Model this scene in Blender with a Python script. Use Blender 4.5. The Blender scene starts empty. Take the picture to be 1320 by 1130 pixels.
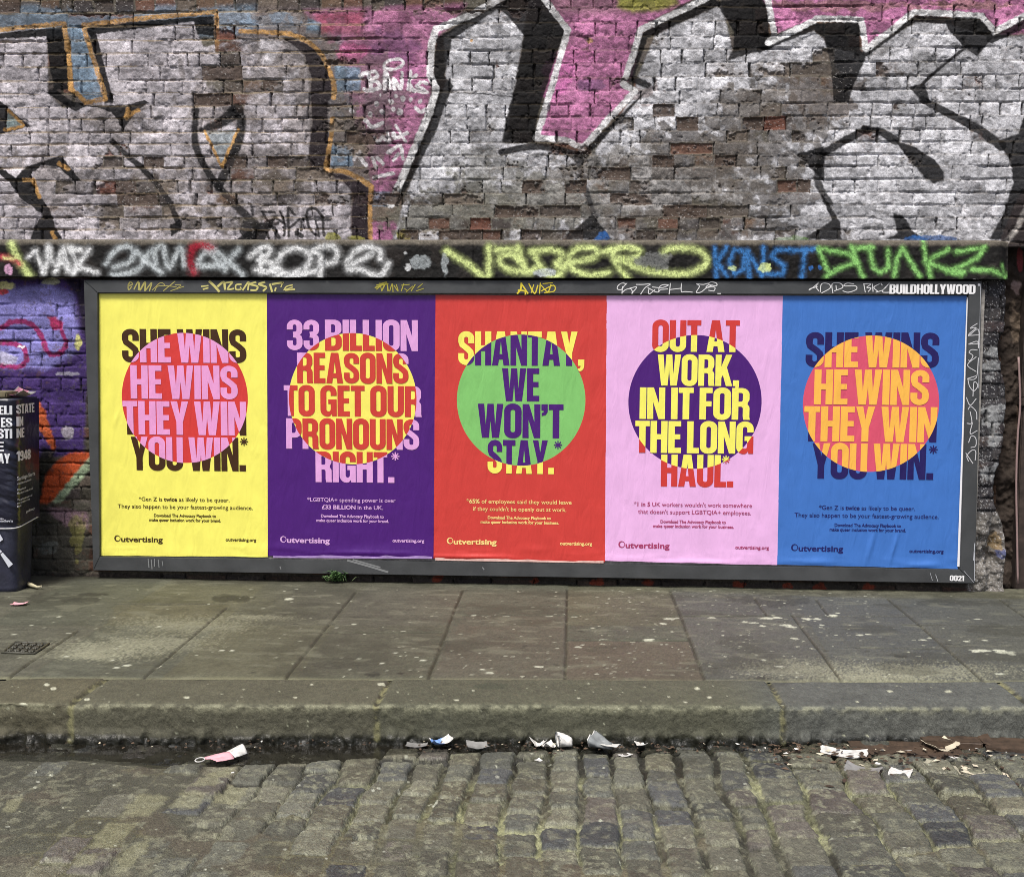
import bpy, bmesh, math, random
import numpy as np
from mathutils import Matrix, Vector
from mathutils.geometry import tessellate_polygon

S = bpy.context.scene
COL = S.collection
# ------------------------------------------------------------------ camera, world, sun, exposure
F_PX = 1500.0
CAM = np.array([2.7538, -6.6257, 1.4834])
YAW, PITCH, ROLL = -0.052, 0.079, 0.0057
def cam_axes():
    cy, sy, cp, sp = math.cos(YAW), math.sin(YAW), math.cos(PITCH), math.sin(PITCH)
    f = np.array([sy*cp, cy*cp, -sp]); r = np.array([cy, -sy, 0.0]); u = np.cross(r, f)
    c, s = math.cos(ROLL), math.sin(ROLL)
    return c*r + s*u, -s*r + c*u, f
AX = np.array(cam_axes())
cd = bpy.data.cameras.new('camera'); cam = bpy.data.objects.new('camera', cd); COL.objects.link(cam)
cd.sensor_width = 36; cd.lens = F_PX/1320*36; cd.clip_start = 0.05; cd.clip_end = 500
m = Matrix.Identity(4)
for i in range(3):
    m[i][0], m[i][1], m[i][2], m[i][3] = AX[0][i], AX[1][i], -AX[2][i], CAM[i]
cam.matrix_world = m
S.camera = cam

SUN_EL, SUN_AZ = math.radians(60), math.radians(200)      # azimuth from +y, clockwise; the light stands over the street, a little to the left
W = bpy.data.worlds.new("World"); S.world = W; W.use_nodes = True
nt = W.node_tree; bg = nt.nodes['Background']; sky = nt.nodes.new('ShaderNodeTexSky')
sky.sky_type = 'NISHITA'; sky.sun_disc = False; sky.sun_elevation = SUN_EL; sky.sun_rotation = SUN_AZ
sky.air_density = 0.6; sky.dust_density = 4.0; sky.ozone_density = 0.4
nt.links.new(sky.outputs[0], bg.inputs[0]); bg.inputs[1].default_value = 0.075
sd = bpy.data.lights.new('sun', 'SUN'); sun = bpy.data.objects.new('sun', sd); COL.objects.link(sun)
sd.energy = 1.8; sd.angle = math.radians(14); sd.color = (1.0, 0.975, 0.93)
sdir = Vector((math.sin(SUN_AZ)*math.cos(SUN_EL), math.cos(SUN_AZ)*math.cos(SUN_EL), math.sin(SUN_EL)))
sun.rotation_euler = sdir.to_track_quat('Z', 'Y').to_euler(); sun.location = sdir*20
S.view_settings.view_transform = 'Standard'; S.view_settings.look = 'None'
S.view_settings.exposure = 1.12; S.view_settings.gamma = 1.0
S.cycles.filter_width = 0.9; S.cycles.use_denoising = True; S.cycles.denoiser = "OPENIMAGEDENOISE"; S.cycles.denoising_input_passes = "RGB_ALBEDO_NORMAL"; S.cycles.denoising_prefilter = "NONE"   # keeps the grit of the stone crisp

# ------------------------------------------------------------------ helpers
def ray(x, y): return np.array([(x-660)/F_PX, -(y-565)/F_PX, 1.0]) @ AX
def on_y(x, y, Y): d = ray(x, y); return CAM + d*(Y-CAM[1])/d[1]       # a point of the photograph carried onto an upright plane
def on_z(x, y, Z): d = ray(x, y); return CAM + d*(Z-CAM[2])/d[2]       # ... onto a level plane
def proj(X, Y, Z):
    d = np.stack([X-CAM[0], Y-CAM[1], Z-CAM[2]], -1) @ AX.T
    return 660 + F_PX*d[..., 0]/d[..., 2], 565 - F_PX*d[..., 1]/d[..., 2]
def lin(c):
    c = np.asarray(c, float)/255
    return np.where(c <= 0.04045, c/12.92, ((c+0.055)/1.055)**2.4)
ALB = 0.86
def s(*c): return lin(c)*ALB
def vnoise(x, y, seed):
    T = np.random.RandomState(seed).rand(256, 256)
    xi = np.floor(x).astype(int); yi = np.floor(y).astype(int); fx = x-xi; fy = y-yi
    fx = fx*fx*(3-2*fx); fy = fy*fy*(3-2*fy)
    a = T[yi & 255, xi & 255]; b = T[yi & 255, (xi+1) & 255]; c = T[(yi+1) & 255, xi & 255]; d = T[(yi+1) & 255, (xi+1) & 255]
    return (a*(1-fx)+b*fx)*(1-fy) + (c*(1-fx)+d*fx)*fy
def fbm(x, y, seed, o=4):
    v = 0; a = 0.5; t = 0
    for i in range(o):
        v = v + a*vnoise(x*2**i+17.3*i, y*2**i+5.1*i, seed+i); t += a; a *= 0.55
    return v/t
def sst(a, b, x): t = np.clip((x-a)/(b-a), 0, 1); return t*t*(3-2*t)
def tag(o, label=None, cat=None, group=None, kind=None):
    if label: o['label'] = label
    if cat: o['category'] = cat
    if group: o['group'] = group
    if kind: o['kind'] = kind
    return o
def empty(name, loc, **k):
    o = bpy.data.objects.new(name, None); o.empty_display_size = 0.1; COL.objects.link(o); o.location = loc
    return tag(o, **k)
def link(name, me, mats, parent=None, **k):
    o = bpy.data.objects.new(name, me); COL.objects.link(o)
    for mm in (mats if isinstance(mats, (list, tuple)) else [mats]): me.materials.append(mm)
    if parent is not None:
        o.parent = parent; o.matrix_parent_inverse = Matrix.Translation(-Vector(parent.location)) if parent.parent is None else parent.matrix_parent_inverse.copy()
    return tag(o, **k)
def grid_mesh(name, X, Y, Z, C, R=None, smooth=True):
    ny, nx = X.shape; n = nx*ny
    me = bpy.data.meshes.new(name)
    me.vertices.add(n); me.vertices.foreach_set('co', np.stack([X, Y, Z], -1).astype(np.float32).ravel())
    idx = np.arange(n).reshape(ny, nx)
    q = np.stack([idx[:-1, :-1], idx[:-1, 1:], idx[1:, 1:], idx[1:, :-1]], -1).reshape(-1, 4)
    me.loops.add(q.size); me.loops.foreach_set('vertex_index', q.ravel().astype(np.int32))
    me.polygons.add(len(q)); me.polygons.foreach_set('loop_start', np.arange(0, q.size, 4, dtype=np.int32))
    me.polygons.foreach_set('use_smooth', np.full(len(q), smooth))
    at = me.attributes.new('paint', 'FLOAT_COLOR', 'POINT')
    c4 = np.ones((n, 4), np.float32); c4[:, :3] = np.clip(C.reshape(-1, 3), 0, 0.92); at.data.foreach_set('color', c4.ravel())
    ar = me.attributes.new('gloss', 'FLOAT', 'POINT')
    ar.data.foreach_set('value', (np.full(n, 0.85) if R is None else R.ravel()).astype(np.float32))
    me.update(); me.validate()
    return me
def pymesh(name, v, f, smooth=False):
    me = bpy.data.meshes.new(name); me.from_pydata([tuple(map(float, p)) for p in v], [], f); me.update()
    if smooth: me.polygons.foreach_set('use_smooth', [True]*len(me.polygons))
    return me
def bm_box(bm, lo, hi, bev=0.0):
    vs = [bm.verts.new((x, y, z)) for x in (lo[0], hi[0]) for y in (lo[1], hi[1]) for z in (lo[2], hi[2])]
    fs = [bm.faces.new([vs[i] for i in q]) for q in ((0, 1, 3, 2), (4, 6, 7, 5), (0, 4, 5, 1), (2, 3, 7, 6), (0, 2, 6, 4), (1, 5, 7, 3))]
    if bev:
        es = list({e for f in fs for e in f.edges}); bmesh.ops.bevel(bm, geom=es, offset=bev, segments=2, affect='EDGES')
def bm_done(name, bm):
    bmesh.ops.recalc_face_normals(bm, faces=bm.faces); me = bpy.data.meshes.new(name); bm.to_mesh(me); bm.free(); return me

# ------------------------------------------------------------------ materials
def new_mat(name):
    mt = bpy.data.materials.new(name); mt.use_nodes = True; n = mt.node_tree
    return mt, n, n.nodes['Principled BSDF']
def add_bump(n, b, layers, coord='Object'):
    tc = n.nodes.new('ShaderNodeTexCoord'); prev = None
    for sc, st, dist in layers:
        nz = n.nodes.new('ShaderNodeTexNoise'); nz.inputs['Scale'].default_value = sc; nz.inputs['Detail'].default_value = 4
        n.links.new(tc.outputs[coord], nz.inputs['Vector'])
        bp = n.nodes.new('ShaderNodeBump'); bp.inputs['Strength'].default_value = st; bp.inputs['Distance'].default_value = dist
        n.links.new(nz.outputs['Fac'], bp.inputs['Height'])
        if prev: n.links.new(prev.outputs[0], bp.inputs['Normal'])
        prev = bp
    n.links.new(prev.outputs[0], b.inputs['Normal'])
def attr_mat(name, layers, spec=0.35, mottle=0.25, mscale=90):
    mt, n, b = new_mat(name)
    a = n.nodes.new('ShaderNodeAttribute'); a.attribute_name = 'paint'
    g = n.nodes.new('ShaderNodeAttribute'); g.attribute_name = 'gloss'
    nz = n.nodes.new('ShaderNodeTexNoise'); nz.inputs['Scale'].default_value = mscale; nz.inputs['Detail'].default_value = 6; nz.inputs['Roughness'].default_value = 0.7
    tc = n.nodes.new('ShaderNodeTexCoord'); n.links.new(tc.outputs['Object'], nz.inputs['Vector'])
    mr = n.nodes.new('ShaderNodeMapRange'); mr.inputs[1].default_value = 0.3; mr.inputs[2].default_value = 0.7
    mr.inputs[3].default_value = 1-mottle; mr.inputs[4].default_value = 1+mottle; n.links.new(nz.outputs['Fac'], mr.inputs[0])
    vm = n.nodes.new('ShaderNodeVectorMath'); vm.operation = 'SCALE'
    n.links.new(a.outputs['Color'], vm.inputs[0]); n.links.new(mr.outputs[0], vm.inputs['Scale'])
    n.links.new(vm.outputs[0], b.inputs['Base Color']); n.links.new(g.outputs['Fac'], b.inputs['Roughness'])
    b.inputs['Specular IOR Level'].default_value = spec
    if layers: add_bump(n, b, layers)
    return mt
def flat_mat(name, c, rough=0.6, spec=0.4, layers=None, mottle=0.0, mscale=40, metal=0.0, trans=0.0):
    mt, n, b = new_mat(name)
    c = tuple(np.clip(c, 0, 1))
    b.inputs['Base Color'].default_value = (*c, 1); b.inputs['Roughness'].default_value = rough
    b.inputs['Specular IOR Level'].default_value = spec; b.inputs['Metallic'].default_value = metal
    if trans: b.inputs['Transmission Weight'].default_value = trans; b.inputs['IOR'].default_value = 1.15
    if mottle:
        nz = n.nodes.new('ShaderNodeTexNoise'); nz.inputs['Scale'].default_value = mscale; nz.inputs['Detail'].default_value = 6
        tc = n.nodes.new('ShaderNodeTexCoord'); n.links.new(tc.outputs['Object'], nz.inputs['Vector'])
        cr = n.nodes.new('ShaderNodeValToRGB'); cr.color_ramp.elements[0].position = 0.3; cr.color_ramp.elements[1].position = 0.7
        cr.color_ramp.elements[0].color = (*[v*(1-mottle) for v in c], 1); cr.color_ramp.elements[1].color = (*[min(1, v*(1+mottle)) for v in c], 1)
        n.links.new(nz.outputs['Fac'], cr.inputs[0]); n.links.new(cr.outputs[0], b.inputs['Base Color'])
    if layers: add_bump(n, b, layers)
    return mt
M_BRICK = attr_mat('painted_brick', [(60, 0.35, 0.006), (260, 0.4, 0.003)], spec=0.14, mottle=0.26, mscale=120)
M_STONE = attr_mat('paving_stone', [(35, 0.2, 0.004), (220, 0.3, 0.002)], spec=0.35, mottle=0.2, mscale=150)
M_GRANITE = attr_mat('granite', [(90, 0.55, 0.006), (300, 0.5, 0.003)], spec=0.4, mottle=0.35, mscale=260)
M_SETT = attr_mat('sett_stone', [(45, 0.5, 0.007), (230, 0.8, 0.005)], spec=0.4, mottle=0.42, mscale=210)

# ------------------------------------------------------------------ paint on a surface: every vertex knows which spot of the wall it is
class Canvas:
    def __init__(self, U, V, base):
        self.sh = U.shape; self.U = U.ravel(); self.V = V.ravel(); self.C = np.array(base, float).reshape(-1, 3).copy()
    def _sub(self, pts, pad):
        p = np.asarray(pts, float); lo = p.min(0)-pad; hi = p.max(0)+pad
        return np.nonzero((self.U > lo[0]) & (self.U < hi[0]) & (self.V > lo[1]) & (self.V < hi[1]))[0], p
    def _blend(self, i, mk, col):
        mk = mk[:, None]; self.C[i] = self.C[i]*(1-mk) + np.asarray(col)*mk
    def _segd(self, x, y, p, closed):
        d = np.full(len(x), 1e9); t_at = np.zeros(len(x)); n = len(p)
        for k in range(n if closed else n-1):
            a = p[k]; b = p[(k+1) % n]; e = b-a; L = max(e @ e, 1e-9)
            t = np.clip(((x-a[0])*e[0]+(y-a[1])*e[1])/L, 0, 1)
            dd = np.hypot(x-a[0]-t*e[0], y-a[1]-t*e[1]); mn = dd < d
            d = np.where(mn, dd, d); t_at = np.where(mn, (k+t)/max(n-1, 1), t_at)
        return d, t_at
    def poly(self, pts, col, a=1.0, soft=0.8):
        i, p = self._sub(pts, soft*2)
        if not len(i): return
        x, y = self.U[i], self.V[i]; ins = np.zeros(len(i), bool)
        for k in range(len(p)):
            a0, b0 = p[k], p[(k+1) % len(p)]
            c = (a0[1] > y) != (b0[1] > y)
            ins ^= c & (x < (b0[0]-a0[0])*(y-a0[1])/(b0[1]-a0[1]+1e-12)+a0[0])
        d, _ = self._segd(x, y, p, True)
        self._blend(i, a*sst(-soft, soft, np.where(ins, d, -d)), col)
    def stroke(self, pts, w, col, a=1.0, soft=0.8, smooth=True, w2=None, rag=0.0):
        p = np.asarray(pts, float)
        if smooth and len(p) > 2: p = catmull(p)
        i, p = self._sub(p, w+soft*2)
        if not len(i): return
        x, y = self.U[i], self.V[i]
        d, t = self._segd(x, y, p, False)
        ww = w/2 if w2 is None else (w+(w2-w)*t)/2
        mk = a*(1-sst(ww-soft, ww+soft, d))
        if rag: mk = mk*np.clip(1-rag*1.6*np.maximum(0, vnoise(x*1.1, y*1.1, 77)-0.45)*2, 0, 1)
        self._blend(i, mk, col)
    def worn(self, *a_, **k_):                                   # wear that stops at brick edges
        u, v = self.U, self.V; self.U, self.V = self.JU, self.JV; self.blob(*a_, **k_); self.U, self.V = u, v
    def blob(self, c, r, col, a=1.0, ragged=0.6, seed=1, sc=0.08):
        r = np.atleast_1d(r).astype(float); rx, ry = (r[0], r[-1])
        i, _ = self._sub([(c[0]-rx, c[1]-ry), (c[0]+rx, c[1]+ry)], max(rx, ry)*0.6)
        if not len(i): return
        x, y = self.U[i], self.V[i]; d = np.hypot((x-c[0])/rx, (y-c[1])/ry) + ragged*2*(fbm(x*sc, y*sc, seed)-0.5)
        self._blend(i, a*(1-sst(0.75, 1.0, d)), col)
    def out(self): return self.C.reshape(*self.sh, 3)
def catmull(p, n=6):
    q = np.vstack([2*p[0]-p[1], p, 2*p[-1]-p[-2]]); r = []
    for k in range(1, len(q)-2):
        for t in np.linspace(0, 1, n, endpoint=False):
            a, b, c, d = q[k-1], q[k], q[k+1], q[k+2]
            r.append(0.5*((2*b)+(c-a)*t+(2*a-5*b+4*c-d)*t*t+(3*b-a-3*c+d)*t**3))
    r.append(q[-2]); return np.array(r)
def P(txt, ox=0.0, oy=0.0, k=1.0):
    return [(ox+float(a)/k, oy+float(b)/k) for a, b in (q.split(',') for q in txt.split())]
def A(t, txt): return P(txt, 330*t, 0, 2.973)      # measured on four enlarged quarters of the upper wall
def B(t, txt): return P(txt, 330*t, 300, 4.0)
def CC(t, txt): return P(txt, 330*t, 500, 4.0)

SILVER = s(200, 194, 199); BLACK = s(13, 13, 15); WHITE = s(232, 232, 232); PINK = s(196, 128, 168); OCHRE = s(200, 154, 92)
BLUEG = s(128, 150, 170); BROWN = s(88, 78, 68); RED = s(112, 62, 48); OLIVE = s(150, 150, 66); LIME = s(214, 230, 150); BLUE = s(52, 104, 172); GREEN = s(140, 200, 112)

# ------------------------------------------------------------------ brick relief
def brick_field(X, Z, rows, long_first, seed, x0, x1, cut=0.0):
    """rows: heights of the bed joints, top first. Returns relief (m, out of the wall) and per-brick random numbers."""
    rnd = np.random.RandomState(seed); ny, nx = X.shape
    jx = (fbm(X*14, Z*14, seed+1)-0.5)*0.010 + (fbm(X*60, Z*60, seed+5, 2)-0.5)*0.006
    jz = (fbm(X*11+9, Z*11, seed+2)-0.5)*0.009 + (fbm(X*60, Z*60+7, seed+6, 2)-0.5)*0.005
    zz = Z+jz; xx = X+jx
    H = np.zeros(X.shape); ID = np.zeros(X.shape, int); DX = np.ones(X.shape); DZ = np.ones(X.shape); K = 0
    rows = np.asarray(rows)
    ri = np.searchsorted(-rows, -zz.ravel()).reshape(X.shape)-1
    tabs = []
    for r in range(-1, len(rows)):
        L = 0.236 if (r % 2 == 0) == long_first else 0.118
        if rnd.rand() < 0.12: L = 0.236 if L < 0.2 else 0.118
        b = [x0-0.3-rnd.rand()*0.2]
        while b[-1] < x1+0.4:
            l = L*(0.93+0.14*rnd.rand())
            if rnd.rand() < 0.06: l = L*0.62
            b.append(b[-1]+l)
        tabs.append(np.array(b))
    R4 = rnd.rand(len(tabs)*200, 6)
    for r in range(-1, len(rows)):
        mk = ri == r
        if not mk.any(): continue
        b = tabs[r+1]; x = xx[mk]; j = np.searchsorted(b, x)-1
        DX[mk] = np.minimum(x-b[j], b[j+1]-x); ID[mk] = (r+1)*200+np.clip(j, 0, 199)
        zt = rows[r] if r >= 0 else 99; zb = rows[r+1] if r+1 < len(rows) else -99
        DZ[mk] = np.minimum(zt-zz[mk], zz[mk]-zb)
    r6 = R4[ID]
    return DX, DZ, r6, ID

def wall_relief(X, Z, DX, DZ, r6, seed, spall, bed0=.004):
    bedw = 0.0035+0.003*fbm(X*5, Z*5, seed+20); perpw = 0.003+0.004*r6[..., 0]
    eb = sst(bedw-0.002, bedw+0.005, DZ); ep = sst(perpw-0.002, perpw+0.004, DX)
    bed_d = bed0+0.012*sst(0.52, 0.78, fbm(X*3.1, Z*6, seed+22)); perp_d = 0.002+0.030*np.clip(r6[..., 1]-0.30, 0, 1)**1.3
    h = -np.maximum((1-eb)*bed_d, (1-ep)*perp_d)
    face = eb*ep
    h = h + face*((r6[..., 2]-0.5)*0.0035 + (fbm(X*9, Z*9, seed+8)-0.5)*0.007 + (fbm(X*45, Z*45, seed+9, 4)-0.5)*0.006) + (r6[..., 4]-.5)*face*np.clip(DX, 0, .08)*.05
    chip = sst(0.60, 0.70, fbm(X*26, Z*26, seed+12, 3)) * (1-sst(0.0, 0.035, np.minimum(DX, DZ)))
    h = h - chip*0.006 - spall*(0.006+0.010*fbm(X*30, Z*30, seed+13, 3))*face
    return h, face, eb*1.0, ep

def bare_brick(r6, X, Z, seed, face):
    cols = np.array([s(92, 84, 76), s(104, 94, 84), s(76, 68, 62), s(100, 74, 62), s(84, 78, 74), s(66, 60, 58), s(100, 82, 68), s(88, 84, 74)])
    c = cols[(r6[..., 3]*7.999).astype(int)]*(0.75+0.5*r6[..., 4:5])
    mort = s(96, 90, 80)*(0.7+0.5*fbm(X*20, Z*20, seed)[..., None])
    return c*face[..., None] + mort*(1-face[..., None])

YW = 0.035                                                   # wall face behind the billboard
# ---- the setting first: a ground sheet, then the wall
gm = pymesh('ground', [(-60, -60, -0.16), (60, -60, -0.16), (60, 40, -0.16), (-60, 40, -0.16)], [(0, 1, 2, 3)])
link('ground', gm, flat_mat('asphalt', (0.05, 0.05, 0.047), 0.9, mottle=0.3, mscale=3), kind='structure')

wall = empty('brick_wall', (2.4, YW, 0.119), label='old brick tunnel wall covered in silver, black and pink spray-painted graffiti letters behind the billboard', cat='wall')

# ---- upper brickwork
def upper_wall():
    step = 0.0037
    xs = np.arange(-1.35, 6.15, step); zt = 3.66; zb = 2.05
    zs = np.arange(zt, zb-0.001, -step)
    X, Z = np.meshgrid(xs, zs)
    ry = [-42, -24, -6, 12, 30, 48.5, 65.5, 83, 101, 118, 135, 151.5, 169, 184.5, 200.5, 215.5, 232, 249, 264.5, 280.5, 296, 312]
    rows = [on_y(660, y, YW)[2] for y in ry]
    DX, DZ, r6, ID = brick_field(X, Z, rows, False, 11, -1.35, 6.15)
    U, V = proj(X, np.full_like(X, YW), Z)
    # spalled zones, where the photograph shows bare or broken brick (centre, radius, strength)
    wear = np.zeros_like(X)
    for (cx, cy, rx, ry_, k) in [(180, 245, 45, 55, .9), (290, 100, 42, 55, .8), (305, 240, 40, 60, .75), (345, 95, 34, 40, .5), (350, 235, 60, 45, .85), (450, 190, 40, 60, .35), (560, 268, 75, 40, .6),
                                 (660, 240, 60, 50, .35), (800, 220, 70, 50, .55), (880, 190, 90, 70, .5), (900, 285, 100, 30, .85), (1000, 165, 55, 70, .6), (1060, 100, 36, 26, .9), (1020, 230, 40, 40, .55), (930, 110, 60, 30, .3),
                                 (60, 5, 400, 14, .8), (560, 5, 160, 12, .5), (770, 262, 90, 40, .4), (450, 130, 40, 50, .35), (70, 232, 22, 20, .6), (640, 290, 90, 30, .7), (1130, 130, 60, 50, .3), (480, 280, 60, 30, .4)]:
        wear = np.maximum(wear, k*np.exp(-(((U-cx)/rx)**2+((V-cy)/ry_)**2)*0.9))
    nz = fbm(U*0.045, V*0.06, 31, 5); nz2 = fbm(U*0.22, V*0.22, 37, 3)
    bare = sst(0.36, 0.62, 0.80*wear + 0.48*(nz-0.35) + 0.26*(nz2-0.5) + 0.62*(r6[..., 5]-0.5))
    spall = sst(0.5, 0.9, bare)*sst(0.55, 0.8, r6[..., 5])
    h, face, eb, ep = wall_relief(X, Z, DX, DZ, r6, 11, spall, .0015)
    base = bare_brick(r6, X, Z, 51, face)
    redm = (spall > 0.4) & (r6[..., 3] > 0.45)
    base = np.where(redm[..., None], np.where((r6[..., 1] > .80)[..., None], s(104, 68, 56), s(80, 68, 60))*(0.75+0.5*nz2[..., None]), base)
    g = fbm(U*0.12, V*0.12, 33, 4)                                    # spray edges are never ruler straight
    c = Canvas(U+(fbm(U*.25, V*.25, 41, 3)-.5)*2.6, V+(fbm(U*.25+50, V*.25, 43, 3)-.5)*2.6, base)
    c.JU = c.U+((r6[..., 0]-.5)*26).ravel(); c.JV = c.V+((r6[..., 2]-.5)*14).ravel()
    paint_upper(c)
    col = c.out()
    keep = np.clip(bare*0.93, 0, 1)*(1-.8*sst(.05, .02, col.mean(-1)))
    # painted brick faces keep a worn, speckled look
    sp = vnoise(U*1.9, V*1.9, 47)
    gr_ = np.random.RandomState(8).rand(*X.shape)[..., None]; col = col*(0.66+0.36*sp[..., None]+.32*gr_)
    tar = (0.44+0.96*fbm(U*.03, V*.045, 57, 5))*(0.70+0.46*r6[..., 4])*(.66+.50*sst(.3, .7, fbm(U*.16, V*.2, 58, 5)))*(1-.45*sst(.58, .70, fbm(U*.07, V*.12, 56, 5))); tar = 1-(1-tar)*sst(.06, .25, col.mean(-1)); col = col*tar[..., None]      # tarnish: each brick has aged its own way
    scuff = sst(0.62, 0.74, fbm(U*0.35, V*0.5, 49, 4))*0.32
    blk = sst(.05, .02, col.mean(-1)); scuff = scuff*(1-.85*blk); col = col*(1-scuff[..., None]) + base*scuff[..., None]
    col = col*(1-keep[..., None]) + base*keep[..., None]
    white = sst(0.68, 0.76, fbm(U*0.40, V*0.55, 53, 5))*np.clip(wear*1.4, 0, 1)*0.5     # white residue on the broken bricks
    col = col*(1-white[..., None]) + s(198, 194, 190)*white[..., None]
    # open joints hold soot where the mortar has gone; the paint never reached the bottom of them
    deep = sst(0.009, 0.022, -h)*(1-face)
    col = col*(1-deep[..., None]*0.85) + s(34, 31, 29)*deep[..., None]*0.85
    lime_ = (1-eb)*sst(.42, .60, fbm(U*.02, V*.9, 59, 3))*np.where(U < 470, .55, .12)*(1-deep)*(1-.6*keep)*(1-.5*blk); col = col*(1-lime_[..., None])+s(158, 138, 104)*lime_[..., None]   # pale old mortar
    R = np.full(X.shape, 0.72) + 0.2*bare
    edge = on_y(1330, 300, YW)[0]
    return link('upper_brickwork', grid_mesh('upper_brickwork', X, YW-h, Z, col, R), M_BRICK, wall)

def paint_upper(c):
    po, st, bl, wn = c.poly, c.stroke, c.blob, c.worn
    # old colours behind the letters
    po(A(0, '-400,20 981,20 981,140 -400,140'), BLUEG, .62, 4)
    po([(330, 10), (480, 10), (480, 320), (330, 320)], s(120, 110, 112), .6, 8)
    bl((350, 30), (60, 16), BLUEG, .5, .6, 3)
    # pink field, left part worn
    po([(392, 14), (600, 6), (572, 40), (556, 55), (556, 120), (540, 170), (520, 215), (503, 262), (486, 262), (476, 215), (462, 160), (446, 90), (436, 50)], PINK, .78, 5)
    po([(405, 18), (470, 14), (465, 45), (415, 42)], s(190, 84, 104), .6, 5)
    bl((505, 60), (40, 22), s(130, 88, 128), .6, .6, 6); bl((468, 105), (40, 40), s(122, 98, 108), .75, .9, 5); bl((440, 160), (28, 40), s(98, 92, 88), .8, .9, 8); bl((500, 130), (34, 26), s(112, 98, 104), .7, 1.0, 41); bl((480, 185), (30, 24), s(104, 100, 98), .75, 1.0, 42); bl((455, 45), (40, 22), s(136, 92, 112), .6, 1.0, 43); bl((530, 90), (18, 30), s(168, 104, 148), .5, .9, 44)
    bl((480, 150), (30, 30), s(110, 90, 98), .6, .9, 18); bl((455, 70), (22, 16), s(200, 104, 150), .6, .5, 12)
    bl((420, 110), (26, 60), s(112, 112, 116), .6, 1.0, 45)
    po(A(1, '440,850 545,850 560,925 440,925'), PINK, .85, 3)
    po([(660, -40), (1400, -40), (1400, 40), (1290, 45), (1270, 18), (1180, 12), (1120, 62), (1110, 25), (1060, 20), (1003, 42), (980, -5), (900, -5), (830, 32), (815, 100), (800, 112), (820, 118), (752, 190), (690, 178), (733, 38)], s(196, 126, 168), .88, 2)
    po([(660, -30), (860, -30), (860, 8), (800, 18), (720, 20), (680, 10)], s(120, 92, 98), .7, 8)
    po(A(2, '410,-60 620,-60 640,18 560,42 460,48 405,28'), OLIVE, .9, 4)
    bl((720, 100), (22, 30), s(176, 92, 148), .6, .6, 4); bl((745, 70), (26, 10), s(150, 80, 124), .5, .7, 9); bl((760, 110), (20, 9), s(128, 92, 130), .7, .6, 10)
    bl((1090, 8), (110, 8), s(150, 120, 100), .5, .8, 14); bl((1250, 6), (60, 7), s(150, 118, 104), .6, .8, 15)
    for q in ('300,250 400,260 400,350 310,350', '290,560 370,560 370,640 285,640', '440,735 515,735 515,790 440,790', '200,70 250,90 240,130 190,130'): po(A(1, q), BLUEG, .85, 2)
    # silver fills
    po([(-420, 42), (0, 42), (60, 38), (62, 120), (80, 140), (120, 135), (120, 40), (250, 28), (262, 62), (330, 46), (390, 60), (398, 100), (400, 225), (452, 240), (452, 310), (-420, 310)], SILVER, .97, 2)
    po([(572, 48), (640, 8), (680, 10), (664, 110), (650, 180), (740, 195), (760, 205), (820, 120), (820, 105), (845, 45), (930, 6), (945, 70), (1050, 40), (1070, 60), (1110, 70), (1180, 30), (1220, 30), (1280, 50), (1500, 30), (1500, 312), (505, 312), (520, 262), (560, 150), (575, 105)], s(208, 208, 212), .97, 2)
    wn((590, 280), (100, 34), s(104, 102, 92), .85, .6, 20); wn((680, 262), (120, 42), s(122, 120, 110), .8, .7, 21); wn((850, 240), (150, 60), s(128, 124, 118), .75, .8, 23); wn((985, 170), (75, 70), s(106, 100, 94), .75, .9, 22); wn((890, 290), (120, 26), s(92, 86, 80), .8, .8, 24); wn((905, 205), (70, 50), s(84, 78, 72), .75, 1.0, 51); wn((830, 120), (30, 16), s(120, 100, 96), .6, 1.0, 52); wn((1010, 245), (40, 26), s(88, 82, 76), .7, 1.0, 53); wn((960, 130), (50, 22), s(124, 118, 112), .6, 1.0, 54); wn((620, 215), (50, 26), s(130, 130, 124), .6, 1.0, 55); wn((1125, 62), (30, 12), s(120, 118, 116), .6, 1.0, 56); wn((1190, 90), (50, 16), s(140, 140, 140), .5, 1.0, 57); wn((1060, 120), (50, 40), s(96, 86, 78), .8, .8, 25)
    for x, y, a_, b_ in ((300, 120, 60, 50), (200, 260, 60, 50), (330, 230, 90, 50), (60, 235, 50, 40), (150, 160, 50, 24), (390, 120, 30, 60), (360, 60, 50, 40)): wn((x, y), (a_, b_), s(128, 120, 116), .6, 1.0, int(x))
    # blue fills inside the left letters
    po(A(0, '270,95 318,98 342,195 367,290 398,378 330,388 285,345 272,200'), BLUEG, .9, 2)
    # black shapes, left letters
    for q in ('-500,185 0,128 240,103 250,190 272,342 208,347 190,260 178,140 0,150 -500,210',
              '325,104 520,84 818,62 822,140 755,132 742,84 520,112 395,128 340,135', '338,115 366,120 400,250 436,392 400,396 385,290 352,180',
              '178,357 205,338 270,386 335,402 480,404 555,384 572,394 530,424 500,458 468,505 452,462 428,432 380,416 330,408 292,430',
              '-60,360 0,388 118,485 0,517 -60,520', '0,640 60,682 98,640 232,596 314,696 280,692 225,642 160,632 120,668 150,745 190,802 216,880 242,918 116,918 130,870 160,820 80,762 36,700 -120,560',
              '650,862 690,842 694,880 656,908', '905,918 981,862 1060,830 1010,930'):
        po(A(0, q), BLACK, .97, .8)
    st(A(0, '430,540 480,590 560,660 640,760 685,858'), 7, BLACK, .95, 1.2, w2=9)
    st(A(0, '752,425 748,470 750,560 790,650 836,712 900,785 981,860'), 9, BLACK, .95, 1.5, w2=10)
    st(A(0, '890,425 925,455 912,545 872,640 838,720'), 13, BLACK, .95, 1.5, w2=12)
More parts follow.
